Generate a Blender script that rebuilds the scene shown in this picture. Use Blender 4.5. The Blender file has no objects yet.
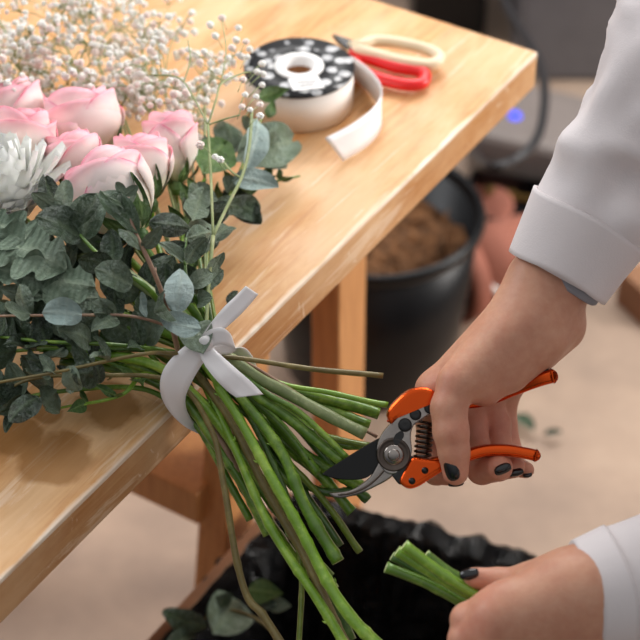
import bpy, bmesh, math, random
import numpy as np
from mathutils import Vector, Matrix, noise

C = bpy.context.scene.collection
random.seed(4)
# ---------------------------------------------------------------- camera, world, lights, exposure
FPX = 1867.0
PITCH = math.radians(40)
CAMZ = 1.75
cam_d = bpy.data.cameras.new('camera'); cam = bpy.data.objects.new('camera', cam_d); C.objects.link(cam)
cam.location = (0, 0, CAMZ); cam.rotation_euler = (math.radians(50), 0, 0)
cam_d.sensor_fit = 'HORIZONTAL'; cam_d.sensor_width = 24; cam_d.lens = 24*FPX/640
cam_d.clip_start = 0.05
cam_d.dof.use_dof = True; cam_d.dof.focus_distance = 1.44; cam_d.dof.aperture_fstop = 4.0
bpy.context.scene.camera = cam
W = bpy.data.worlds.new('world'); bpy.context.scene.world = W; W.use_nodes = True
_t = W.node_tree; _c = _t.nodes.new('ShaderNodeTexCoord'); _s = _t.nodes.new('ShaderNodeSeparateXYZ'); _r = _t.nodes.new('ShaderNodeValToRGB')
_t.links.new(_c.outputs['Generated'], _s.inputs[0]); _t.links.new(_s.outputs['Z'], _r.inputs[0]); _t.links.new(_r.outputs[0], _t.nodes['Background'].inputs[0])
_e = _r.color_ramp.elements; _e[0].position = 0.0; _e[0].color = (.10, .10, .11, 1); _e[1].position = .75; _e[1].color = (1.0, 1.0, 1.0, 1)
_x = _e.new(.25); _x.color = (.28, .29, .31, 1)
_t.nodes['Background'].inputs[1].default_value = 0.52
def area(name, loc, target, sx, sy, power, col):
    l = bpy.data.lights.new(name, 'AREA'); l.shape = 'RECTANGLE'; l.size = sx; l.size_y = sy; l.energy = power; l.color = col
    o = bpy.data.objects.new(name, l); C.objects.link(o); o.location = loc
    o.rotation_euler = (Vector(target)-Vector(loc)).to_track_quat('-Z', 'Y').to_euler(); return o
area('back_area_light', (0.4, 2.75, 2.15), (0.05, 1.35, 0.7), 1.5, 1.0, 32, (1.0, 0.98, 0.96))  # unseen lamp inside the room, set close so the far table end is brighter
area('right_window_daylight', (2.6, 1.75, 1.6), (0.0, 1.25, 0.6), 1.0, 1.0, 58, (1.0, 0.96, 0.92))
area('left_fill_light', (-2.2, 1.9, 2.2), (0.0, 1.3, 0.7), 1.2, 1.2, 24, (0.95, 0.97, 1.0))  # fill lamp added to brighten the leaves and left-facing wood, no window here
vs = bpy.context.scene.view_settings
bpy.context.scene.display_settings.display_device = 'sRGB'
vs.view_transform = 'Standard'; vs.look = 'None'; vs.gamma = 1; vs.use_curve_mapping = False; vs.exposure = 0.35
bpy.context.scene.cycles.max_bounces = 6

# ---------------------------------------------------------------- geometry helpers
SP, CP = math.sin(PITCH), math.cos(PITCH)
FWD = Vector((0, CP, -SP)); UPV = Vector((0, SP, CP)); RIGHT = Vector((1, 0, 0)); CAM = Vector((0, 0, CAMZ))
def ray(px, py):
    x = (px-320)/FPX; y = (py-320)/FPX
    return Vector((x, CP-y*SP, -SP-y*CP))
def at(px, py, Z): return CAM+ray(px, py)*Z
def onz(px, py, z):
    r = ray(px, py); return CAM+r*((z-CAMZ)/r.z)
def depth(p): return (Vector(p)-CAM).dot(FWD)
def lerp(a, b, t): return a+(b-a)*t
def smooth_path(pts, n=6):
    pts = [Vector(p) for p in pts]
    if len(pts) < 3:
        return [pts[0].lerp(pts[-1], i/n) for i in range(n+1)]
    out = []
    P = [pts[0]*2-pts[1]]+pts+[pts[-1]*2-pts[-2]]
    for i in range(1, len(P)-2):
        p0, p1, p2, p3 = P[i-1:i+3]
        for k in range(n):
            t = k/n
            out.append(0.5*((2*p1)+(p2-p0)*t+(2*p0-5*p1+4*p2-p3)*t*t+(3*p1-p0-3*p2+p3)*t**3))
    out.append(pts[-1]); return out
def frames(pts):
    n = len(pts); tans = []
    for i in range(n):
        d = pts[min(i+1, n-1)]-pts[max(i-1, 0)]
        tans.append(d.normalized() if d.length > 1e-9 else Vector((0, 0, 1)))
    a = tans[0].orthogonal().normalized(); fr = []
    for t in tans:
        a = (a-t*a.dot(t)); a = a.normalized() if a.length > 1e-6 else t.orthogonal().normalized()
        fr.append((t, a, t.cross(a)))
    return fr
def add_tube(bm, pts, rad, sides=8, cap=True, mi=0, capmi=None, ribs=0.0):
    fr = frames(pts); rings = []
    for i, p in enumerate(pts):
        r = rad[i] if hasattr(rad, '__len__') else rad
        t, a, b = fr[i]
        rings.append([bm.verts.new(p+(a*math.cos(k*2*math.pi/sides)+b*math.sin(k*2*math.pi/sides))*r*(1+(ribs if k % 2 else 0))) for k in range(sides)])
    for i in range(len(rings)-1):
        for k in range(sides):
            f = bm.faces.new((rings[i][k], rings[i][(k+1) % sides], rings[i+1][(k+1) % sides], rings[i+1][k])); f.smooth = True; f.material_index = mi
    if cap:
        f = bm.faces.new(rings[0][::-1]); f.material_index = mi
        f = bm.faces.new(rings[-1]); f.material_index = mi if capmi is None else capmi
    return rings
def add_box(bm, c, s, M=None, mi=0):
    vs_ = [Vector((x*s[0]/2, y*s[1]/2, z*s[2]/2)) for x in (-1, 1) for y in (-1, 1) for z in (-1, 1)]
    M = M or Matrix.Identity(3)
    v = [bm.verts.new(Vector(c)+M @ q) for q in vs_]
    for f in ((0, 1, 3, 2), (4, 6, 7, 5), (0, 4, 5, 1), (2, 3, 7, 6), (0, 2, 6, 4), (1, 5, 7, 3)):
        bm.faces.new([v[i] for i in f]).material_index = mi
def add_lathe(bm, prof, c=(0, 0, 0), n=48, M=None, close=False, mi=0):
    M = M or Matrix.Identity(3); c = Vector(c); rings = []
    for r, z in prof:
        if r < 1e-6: rings.append([bm.verts.new(c+M @ Vector((0, 0, z)))])
        else: rings.append([bm.verts.new(c+M @ Vector((r*math.cos(2*math.pi*k/n), r*math.sin(2*math.pi*k/n), z))) for k in range(n)])
    seq = list(range(len(rings)-1))
    pairs = [(i, i+1) for i in seq]+([(len(rings)-1, 0)] if close else [])
    for i, j in pairs:
        A, B = rings[i], rings[j]
        for k in range(n):
            k2 = (k+1) % n
            if len(A) == 1 and len(B) == 1: continue
            if len(A) == 1: f = bm.faces.new((A[0], B[k], B[k2]))
            elif len(B) == 1: f = bm.faces.new((A[k], B[0], A[k2]))
            else: f = bm.faces.new((A[k], B[k], B[k2], A[k2]))
            f.smooth = True; f.material_index = mi
def add_ball(bm, c, r, M=None, u=12, v=8):
    M = M or Matrix.Identity(3)
    if not hasattr(r, '__len__'): r = (r, r, r)
    res = bmesh.ops.create_uvsphere(bm, u_segments=u, v_segments=v, radius=1)
    for w in res['verts']: w.co = Vector(c)+M @ Vector((w.co.x*r[0], w.co.y*r[1], w.co.z*r[2]))
    for w in res['verts']:
        for f in w.link_faces: f.smooth = True
def add_prism(bm, pts, ext, mi=0):
    """closed outline (3-D points) extruded along ext"""
    a = [bm.verts.new(p) for p in pts]; b = [bm.verts.new(Vector(p)+ext) for p in pts]; n = len(a)
    bm.faces.new(a).material_index = mi; bm.faces.new(b[::-1]).material_index = mi
    for i in range(n):
        f = bm.faces.new((a[i], b[i], b[(i+1) % n], a[(i+1) % n])); f.material_index = mi
def bevel(bm, off, seg=2, ang=0.6):
    bmesh.ops.recalc_face_normals(bm, faces=bm.faces)
    es = [e for e in bm.edges if len(e.link_faces) == 2 and e.calc_face_angle(0) > ang]
    bmesh.ops.bevel(bm, geom=es, offset=off, segments=seg, affect='EDGES', profile=0.6)
def add_strip(bm, pts, wid, thick=0.0004, mi=0):
    """a band: centre points and full-width vectors, given its own thickness"""
    n = len(pts); rows = []
    for i in range(n):
        t = (pts[min(i+1, n-1)]-pts[max(i-1, 0)]); nn = t.cross(wid[i]).normalized()*thick*0.5
        row = []
        for s, q in ((1, -.5), (1, -.25), (1, 0), (1, .25), (1, .5), (-1, .5), (-1, .25), (-1, 0), (-1, -.25), (-1, -.5)):
            row.append(bm.verts.new(pts[i]+wid[i]*q+nn*s))
        rows.append(row)
    m = len(rows[0])
    for i in range(n-1):
        for k in range(m):
            f = bm.faces.new((rows[i][k], rows[i][(k+1) % m], rows[i+1][(k+1) % m], rows[i+1][k])); f.smooth = True; f.material_index = mi
    bm.faces.new(rows[0][::-1]); bm.faces.new(rows[-1])

# ---------------------------------------------------------------- object helpers
def tag(o, label=None, cat=None, group=None, kind=None):
    if label: o['label'] = label
    if cat: o['category'] = cat
    if group: o['group'] = group
    if kind: o['kind'] = kind
    return o
def empty(name, loc, label, cat, group=None, rz=0):
    o = bpy.data.objects.new(name, None); C.objects.link(o); o.location = loc; o.rotation_euler = (0, 0, rz)
    o.empty_display_size = 0.02
    return tag(o, label, cat, group)
def adopt(o, root):
    o.parent = root
    M = Matrix.Translation(root.location) @ root.rotation_euler.to_matrix().to_4x4() if root.parent is None else root.matrix_world_calc
    o.matrix_parent_inverse = M.inverted()
def mesh_from(name, bm, mats):
    bmesh.ops.recalc_face_normals(bm, faces=bm.faces)
    me = bpy.data.meshes.new(name); bm.to_mesh(me); bm.free()
    for m in (mats if isinstance(mats, (list, tuple)) else [mats]): me.materials.append(m)
    return me
def obj(name, bm, mats, root=None, world=True, origin=None):
    """world=True: bmesh is in world space (recentred on its base); False: in root's own space"""
    me = mesh_from(name, bm, mats)
    o = bpy.data.objects.new(name, me); C.objects.link(o)
    if world:
        if origin is None and len(me.vertices):
            co = np.empty(len(me.vertices)*3); me.vertices.foreach_get('co', co); co = co.reshape(-1, 3)
            lo, hi = co.min(0), co.max(0); origin = Vector(((lo[0]+hi[0])/2, (lo[1]+hi[1])/2, lo[2]))
        me.transform(Matrix.Translation(-Vector(origin))); o.location = origin
        if root is not None: sub(o, root)
    elif root is not None:
        o.parent = root
    return o
def wmat(o):
    M = Matrix.LocRotScale(o.location, o.rotation_euler if o.rotation_mode != 'QUATERNION' else o.rotation_quaternion, o.scale)
    if o.parent is None: return M
    return wmat(o.parent) @ o.matrix_parent_inverse @ M
def sub(o, root):
    o.parent = root; o.matrix_parent_inverse = wmat(root).inverted()
    return o
def place(name, me, M, root):
    o = bpy.data.objects.new(name, me); C.objects.link(o)
    o.rotation_mode = 'QUATERNION'
    l, q, s = M.decompose(); o.location = l; o.rotation_quaternion = q; o.scale = s
    if root is not None: sub(o, root)
    return o

# ---------------------------------------------------------------- materials
def srgb(r, g, b):
    f = lambda c: (c/255/12.92) if c/255 <= .04045 else ((c/255+.055)/1.055)**2.4
    return (f(r), f(g), f(b), 1)
class NT:
    def __init__(s, name, rough=.5, spec=.5, metal=0):
        s.m = bpy.data.materials.new(name); s.m.use_nodes = True; s.t = s.m.node_tree; s.n = s.t.nodes
        s.b = s.n['Principled BSDF']; s.set(s.b, 'Roughness', rough); s.set(s.b, 'Metallic', metal); s.set(s.b, 'Specular IOR Level', spec)
        s._co = None
    def set(s, n, k, v):
        if isinstance(v, bpy.types.NodeSocket): s.t.links.new(v, n.inputs[k])
        else: n.inputs[k].default_value = v
    def coord(s, out='Object'):
        if s._co is None: s._co = s.n.new('ShaderNodeTexCoord')
        return s._co.outputs[out]
    def mapping(s, vec, scale=(1, 1, 1), rot=(0, 0, 0), loc=(0, 0, 0)):
        n = s.n.new('ShaderNodeMapping'); s.set(n, 'Vector', vec); n.inputs['Scale'].default_value = scale; n.inputs['Rotation'].default_value = rot; n.inputs['Location'].default_value = loc
        return n.outputs[0]
    def noise(s, scale, detail=4, rough=.55, vec=None, dist=0):
        n = s.n.new('ShaderNodeTexNoise'); s.set(n, 'Scale', scale); s.set(n, 'Detail', detail); s.set(n, 'Roughness', rough); s.set(n, 'Distortion', dist)
        s.set(n, 'Vector', vec if vec is not None else s.coord()); return n.outputs['Fac']
    def voronoi(s, scale, vec=None, out='Distance', feat='F1'):
        n = s.n.new('ShaderNodeTexVoronoi'); n.feature = feat; s.set(n, 'Scale', scale); s.set(n, 'Vector', vec if vec is not None else s.coord()); return n.outputs[out]
    def ramp(s, fac, stops):
        n = s.n.new('ShaderNodeValToRGB'); s.set(n, 'Fac', fac); e = n.color_ramp.elements
        while len(e) < len(stops): e.new(.5)
        for i, (p, c) in enumerate(stops):
            e[i].position = p; e[i].color = c if hasattr(c, '__len__') else (c, c, c, 1)
        return n.outputs['Color']
    def mix(s, fac, a, b, mode='MIX'):
        n = s.n.new('ShaderNodeMix'); n.data_type = 'RGBA'; n.blend_type = mode
        s.set(n, 0, fac); s.set(n, 6, a); s.set(n, 7, b); return n.outputs[2]
    def math(s, op, a, b=0.0):
        n = s.n.new('ShaderNodeMath'); n.operation = op; s.set(n, 0, a); s.set(n, 1, b); return n.outputs[0]
    def attr(s, name):
        n = s.n.new('ShaderNodeAttribute'); n.attribute_name = name; return n.outputs['Fac']
    def rand(s):
        n = s.n.new('ShaderNodeObjectInfo'); return n.outputs['Random']
    def bump(s, h, strength=.3, dist=.002):
        n = s.n.new('ShaderNodeBump'); s.set(n, 'Height', h); s.set(n, 'Strength', strength); s.set(n, 'Distance', dist); s.set(s.b, 'Normal', n.outputs[0])
    def col(s, c): s.set(s.b, 'Base Color', c); return s
def plain(name, c, rough=.5, metal=0, spec=.5, var=.12, scale=30, bump=0, bscale=200, coat=0):
    k = NT(name, rough, spec, metal); c = srgb(*c)
    lo = tuple(x*(1-var) for x in c[:3])+(1,); hi = tuple(min(1, x*(1+var)) for x in c[:3])+(1,)
    k.col(k.ramp(k.noise(scale), [(.3, lo), (.7, hi)]))
    if bump: k.bump(k.noise(bscale), bump)
    if coat: k.set(k.b, 'Coat Weight', coat)
    return k.m
MT = {}
# table wood: boards along local x, knots, worn varnish, damp patches with painted bouquet shadow
TABLE_AZ = math.radians(32.3)
CORNER = Vector((0.217, 1.595, 0.0)); TOPZ = 0.76
TU = Vector((-math.sin(TABLE_AZ), -math.cos(TABLE_AZ), 0)); TV = Vector((-math.cos(TABLE_AZ), math.sin(TABLE_AZ), 0))
def tloc(p):
    d = Vector((p[0], p[1], 0))-CORNER; return d.dot(TU), d.dot(TV)
def table_mat():
    k = NT('varnished_pine', .42, .35)
    co = k.coord()
    grain = k.noise(6, 6, .6, k.mapping(co, (1.6, 16, 16)), 1.6)
    c = k.ramp(grain, [(.3, srgb(190, 132, 78)), (.5, srgb(205, 150, 94)), (.72, srgb(216, 168, 114))])
    board = k.n.new('ShaderNodeTexBrick'); k.set(board, 'Vector', k.mapping(co, (1, 1, 1)))
    board.offset = .37; k.set(board, 'Scale', 1.0); k.set(board, 'Brick Width', .62); k.set(board, 'Row Height', .094); k.set(board, 'Mortar Size', .0011); k.set(board, 'Mortar Smooth', .6)
    k.set(board, 'Color1', (.92, .92, .92, 1)); k.set(board, 'Color2', (1.06, 1.03, 1, 1)); k.set(board, 'Mortar', (.78, .7, .62, 1))
    c = k.mix(.8, c, board.outputs['Color'], 'MULTIPLY')
    # pale worn patches where the varnish is gone
    worn = k.ramp(k.noise(5.5, 7, .62, k.mapping(co, (.8, 2.2, 1))), [(.44, 0), (.62, 1)])
    c = k.mix(k.math('MULTIPLY', worn, .6), c, srgb(226, 190, 148))
    scr = k.ramp(k.noise(9, 8, .7, k.mapping(co, (.5, 9, 4), (0, 0, .12)), .6), [(.58, 0), (.63, 1)])
    c = k.mix(k.math('MULTIPLY', scr, .5), c, srgb(232, 208, 180))
    # damp stains and the bouquet's painted-in shadow near the front corner of the picture
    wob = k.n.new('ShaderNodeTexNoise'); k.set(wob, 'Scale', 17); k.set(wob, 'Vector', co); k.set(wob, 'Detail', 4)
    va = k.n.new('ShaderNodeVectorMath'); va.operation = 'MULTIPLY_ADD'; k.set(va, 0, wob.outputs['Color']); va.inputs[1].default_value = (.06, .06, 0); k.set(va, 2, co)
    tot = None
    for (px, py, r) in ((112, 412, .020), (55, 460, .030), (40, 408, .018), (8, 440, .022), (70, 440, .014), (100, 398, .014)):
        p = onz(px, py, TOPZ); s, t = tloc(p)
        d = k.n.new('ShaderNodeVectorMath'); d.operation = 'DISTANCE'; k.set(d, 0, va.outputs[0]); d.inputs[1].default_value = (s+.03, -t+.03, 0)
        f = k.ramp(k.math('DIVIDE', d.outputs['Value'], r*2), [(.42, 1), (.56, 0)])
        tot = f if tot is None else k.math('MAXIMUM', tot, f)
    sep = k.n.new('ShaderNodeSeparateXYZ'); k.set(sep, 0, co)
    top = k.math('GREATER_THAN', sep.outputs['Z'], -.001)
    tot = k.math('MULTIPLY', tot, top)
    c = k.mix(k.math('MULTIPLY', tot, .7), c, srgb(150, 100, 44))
    # worn white arris along the long front edge, chalky drips on the side
    edge = k.ramp(k.math('ADD', k.math('MULTIPLY', sep.outputs['Y'], -1.0), k.math('MULTIPLY', k.math('SUBTRACT', k.noise(14, 5), .5), .016)), [(.0, 1), (.0035, 0)])
    edge = k.math('MULTIPLY', edge, k.ramp(k.noise(7, 5), [(.38, .25), (.55, .95)]))
    edge = k.math('MULTIPLY', edge, k.math('GREATER_THAN', sep.outputs['Z'], -.004))
    c = k.mix(edge, c, srgb(246, 234, 218))
    dr = k.ramp(k.noise(22, 6, .7, k.mapping(co, (1, 1, .6)), 2.2), [(.63, 0), (.67, 1)])
    dr = k.math('MULTIPLY', dr, k.math('LESS_THAN', sep.outputs['Z'], -.002))
    c = k.mix(k.math('MULTIPLY', dr, .6), c, srgb(240, 222, 198))
    k.col(c)
    k.set(k.b, 'Roughness', k.ramp(k.noise(12, 5), [(.3, .38), (.7, .6)]))
    k.bump(k.math('ADD', grain, k.math('MULTIPLY', worn, .4)), .12, .001)
    return k.m
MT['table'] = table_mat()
def leg_mat():
    k = NT('pine_leg', .5); co = k.coord()
    g = k.noise(9, 5, .6, k.mapping(co, (16, 16, 1.2)), 1)
    k.col(k.ramp(g, [(.3, srgb(186, 126, 72)), (.7, srgb(214, 154, 96))])); k.bump(g, .1, .001); return k.m
MT['leg'] = leg_mat()
def floor_mat():
    k = NT('concrete_floor', .62, .35)
    a = k.noise(2.6, 6, .6); b = k.noise(9, 8, .65)
    c = k.ramp(a, [(.3, srgb(140, 121, 108)), (.55, srgb(170, 147, 129)), (.75, srgb(186, 165, 146))])
    c = k.mix(.55, c, k.ramp(b, [(.35, (.78, .77, .76, 1)), (.6, (1.06, 1.04, 1.0, 1))]), 'MULTIPLY')
    k.col(c); k.bump(b, .25, .004); return k.m
MT['floor'] = floor_mat()
MT['wall'] = plain('grey_painted_wall', (92, 90, 92), .7, var=.15, scale=3)
def stem_mat(name, a, b, d, rough=.3):
    k = NT(name, rough, .5)
    c = k.ramp(k.noise(38, 6, .7), [(.3, tuple(x*.72 for x in srgb(*a)[:3])+(1,)), (.5, srgb(*a)), (.66, srgb(*b))])
    k.set(k.b, 'Coat Weight', .35); k.set(k.b, 'Coat Roughness', .18)
    c = k.mix(k.ramp(k.noise(160, 3), [(.62, 0), (.72, .5)]), c, srgb(*d))
    k.col(c); k.bump(k.noise(90, 5, .65), .3, .0015); return k.m
MT['stem'] = stem_mat('green_stem', (88, 126, 36), (144, 176, 68), (150, 172, 84))
MT['stem_bright'] = stem_mat('bright_green_stem', (118, 160, 46), (164, 196, 80), (164, 190, 100))
MT['stem_yellow'] = stem_mat('yellow_green_stem', (110, 132, 46), (146, 160, 74), (160, 170, 100))
MT['stem_pale'] = stem_mat('pale_ribbed_stem', (128, 142, 92), (164, 172, 122), (180, 186, 140), .5)
MT['stem_dark'] = stem_mat('dark_green_stem', (62, 96, 34), (100, 136, 54), (114, 140, 66))
MT['woody'] = stem_mat('woody_stem', (112, 98, 50), (142, 126, 72), (92, 70, 46), .6)
MT['twig'] = stem_mat('pinkish_twig', (146, 112, 92), (168, 140, 112), (120, 120, 80), .55)
MT['cut'] = plain('cut_stem_end', (196, 206, 146), .6, var=.15, scale=400)
def leaf_mat(name, a, b, vein, rough=.3, bloom=.6):
    k = NT(name, rough, .45)
    k.set(k.b, 'Subsurface Weight', 0.0)
    r = k.rand()
    base = k.mix(r, srgb(*a), srgb(*b))
    bl = k.ramp(k.noise(7, 8, .75, None, 1.0), [(.46, 0), (.66, 1)])
    c = k.mix(k.math('MULTIPLY', bl, bloom), base, srgb(156, 174, 162))
    c = k.mix(k.math('MULTIPLY', k.attr('vein'), .55), c, srgb(*vein))
    k.col(c); k.bump(k.math('ADD', k.noise(12, 5, .7), k.math('MULTIPLY', k.attr('vein'), .5)), .5, .03)
    return k.m
MT['euc'] = leaf_mat('eucalyptus_leaf', (60, 80, 56), (130, 146, 124), (140, 154, 128))
MT['euc_pale'] = leaf_mat('pale_blue_eucalyptus_leaf', (146, 168, 164), (170, 190, 188), (186, 202, 192), .5, .3)
MT['euc_dark'] = leaf_mat('dark_eucalyptus_leaf', (26, 40, 26), (60, 80, 54), (92, 110, 80), .3, .4)
MT['green_leaf'] = leaf_mat('fresh_green_leaf', (62, 96, 42), (88, 122, 58), (130, 156, 92), .4, .1)
MT['grey_leaf'] = leaf_mat('grey_green_lobed_leaf', (82, 102, 82), (108, 128, 106), (170, 184, 160), .5, .25)
def petal_mat():
    k = NT('pink_rose_petal', .5, .3)
    t = k.attr('rim')
    n = k.noise(60, 3)
    c = k.ramp(k.math('ADD', t, k.math('MULTIPLY', k.math('SUBTRACT', n, .5), .22)),
               [(.0, srgb(232, 222, 180)), (.22, srgb(250, 234, 222)), (.62, srgb(250, 220, 216)), (.86, srgb(244, 182, 192)), (1.0, srgb(222, 104, 132))])
    k.col(c); k.set(k.b, 'Subsurface Weight', .25); k.set(k.b, 'Subsurface Radius', (.01, .006, .005)); k.set(k.b, 'Subsurface Scale', .4)
    k.bump(k.noise(40, 4, .6), .15, .001); return k.m
MT['petal'] = petal_mat()
MT['mum'] = plain('white_chrysanthemum_petal', (250, 250, 244), .55, var=.02, spec=.3)
_m = MT['mum'].node_tree.nodes['Principled BSDF']; _m.inputs['Subsurface Weight'].default_value = .7; _m.inputs['Subsurface Radius'].default_value = (.02, .02, .018); _m.inputs['Subsurface Scale'].default_value = .6
MT['floret'] = plain('babys_breath_floret', (252, 244, 236), .6, var=.12, scale=160, spec=.2)
MT['floret_pink'] = plain('pink_babys_breath_floret', (248, 222, 214), .6, var=.15, scale=160, spec=.2)
MT['gyp_stem'] = stem_mat('babys_breath_stem', (132, 146, 92), (166, 172, 122), (180, 160, 130), .6)
for _k in ('floret', 'floret_pink'):
    _m = MT[_k].node_tree.nodes['Principled BSDF']; _m.inputs['Subsurface Weight'].default_value = .6; _m.inputs['Subsurface Radius'].default_value = (.006, .005, .005); _m.inputs['Subsurface Scale'].default_value = .5
def satin():
    k = NT('white_satin_ribbon', .36, .5); n = k.noise(1600, 1, .5)
    k.col(srgb(242, 239, 240)); k.set(k.b, 'Sheen Weight', .3); k.bump(n, .06, .0004); return k.m
MT['ribbon'] = satin()
MT['black_plastic'] = plain('black_plastic', (11, 11, 13), .34, spec=.3, var=.1, bump=.03)
def skin_mat():
    k = NT('skin', .5, .4)
    a = k.noise(28, 5, .6); b = k.noise(120, 5, .6)
    c = k.ramp(a, [(.3, srgb(180, 122, 96)), (.55, srgb(196, 142, 114)), (.75, srgb(206, 156, 128))])
    c = k.mix(k.math('MULTIPLY', k.attr('red'), .6), c, srgb(204, 118, 100))
    c = k.mix(.2, c, k.ramp(b, [(.35, srgb(200, 140, 120)), (.65, srgb(226, 184, 160))]))
    k.col(c); k.set(k.b, 'Subsurface Weight', .18); k.set(k.b, 'Subsurface Radius', (.008, .003, .0015)); k.set(k.b, 'Subsurface Scale', .5)
    v = k.voronoi(520); k.bump(k.math('ADD', k.math('MULTIPLY', v, .5), b), .22, .0008); return k.m
MT['skin'] = skin_mat()
MT['nail'] = plain('black_nail_varnish', (16, 17, 20), .16, var=.05, spec=.6)
def cloth(name, c, rough=.85):
    k = NT(name, rough, .25); r = srgb(*c)
    k.col(k.ramp(k.noise(6, 4), [(.3, tuple(x*.93 for x in r[:3])+(1,)), (.7, r)]))
    w = k.noise(900, 2); f = k.noise(14, 4, .5, k.mapping(k.coord(), (1, 1, .6)))
    k.bump(k.math('ADD', k.math('MULTIPLY', w, .12), f), .3, .006); return k.m
MT['coat'] = cloth('white_cotton', (222, 214, 214))
MT['lining'] = cloth('grey_lining', (150, 152, 160))
MT['trousers'] = cloth('dark_trousers', (46, 48, 56))
MT['hair'] = plain('brown_hair', (70, 46, 32), .5, var=.3, scale=60)
MT['orange'] = plain('orange_anodised_aluminium', (214, 80, 24), .2, metal=.9, var=.06, spec=.6)
MT['steel'] = plain('brushed_steel', (150, 143, 138), .22, metal=1, var=.15, scale=90, bump=.08, bscale=400)
MT['steel_dark'] = plain('dark_steel', (92, 82, 76), .3, metal=1, var=.2, scale=90)
MT['blade'] = plain('black_coated_blade', (14, 14, 15), .22, metal=.2, var=.2, spec=.4)
MT['rivet'] = plain('black_rivet', (14, 14, 15), .3, spec=.5)
MT['red'] = plain('red_grip', (214, 26, 28), .35, var=.08)
MT['cream'] = plain('cream_grip', (222, 202, 170), .32, var=.06)
MT['paper'] = plain('white_sticker', (236, 234, 232), .7, var=.03)
MT['core'] = plain('cardboard_core', (150, 100, 62), .85, var=.15)
MT['roll'] = plain('cream_ribbon_roll', (238, 230, 222), .6, var=.04, scale=8)
MT['cardboard'] = plain('brown_cardboard', (138, 98, 70), .85, var=.15, scale=14, bump=.1)
MT['terracotta'] = plain('terracotta', (152, 92, 74), .8, var=.18, scale=16, bump=.1)
MT['mulch'] = plain('dry_plant_litter', (104, 68, 36), .9, var=.5, scale=60, bump=.3)
MT['beige'] = plain('beige_plastic', (122, 112, 107), .5, var=.06)
MT['grey'] = plain('grey_plastic', (98, 96, 99), .5, var=.08)
MT['bark'] = plain('rough_timber', (126, 98, 46), .85, var=.35, scale=20, bump=.3)
MT['rubber'] = plain('black_rubber', (38, 36, 38), .5, var=.1)
MT['white_stick'] = plain('white_plastic_stick', (216, 204, 196), .5, var=.05)
def bag_mat():
    k = NT('black_bin_bag', .14, .5); k.col(srgb(6, 6, 8)); n = k.noise(34, 6, .65, None, 2.2); k.bump(n, 1.0, .035); return k.m
MT['bag'] = bag_mat()
def floral_mat():
    k = NT('black_floral_card', .5, .4); co = k.coord()
    d = k.voronoi(74, k.mapping(co, (1, 1, 0)))
    n = k.noise(90, 4, .7, k.mapping(co, (1, 1, 0)))
    f = k.ramp(k.math('ADD', d, k.math('MULTIPLY', k.math('SUBTRACT', n, .5), .7)), [(.36, 1), (.46, 0)])
    c = k.mix(f, srgb(20, 20, 23), k.ramp(n, [(.35, srgb(140, 142, 146)), (.6, srgb(214, 214, 214))]))
    k.col(c); return k.m
MT['floral'] = floral_mat()
def led():
    k = NT('blue_indicator_light', .4); k.col(srgb(40, 60, 230)); k.set(k.b, 'Emission Color', srgb(60, 80, 255)); k.set(k.b, 'Emission Strength', 1.1); return k.m
MT['led'] = led()

# ---------------------------------------------------------------- the setting
def slab(name, lo, hi, m):
    bm = bmesh.new(); lo, hi = Vector(lo), Vector(hi); add_box(bm, (lo+hi)/2, hi-lo); o = obj(name, bm, m); o['kind'] = 'structure'; return o
slab('floor', (-2.6, -.6, -.1), (2.6, 3.7, 0), MT['floor'])
slab('wall_back', (-2.6, 3.6, 0), (2.6, 3.7, 1.0), MT['wall'])
slab('baseboard_back', (-2.6, 3.585, 0), (2.6, 3.6, .09), plain('grey_baseboard', (70, 68, 70), .6))

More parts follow.
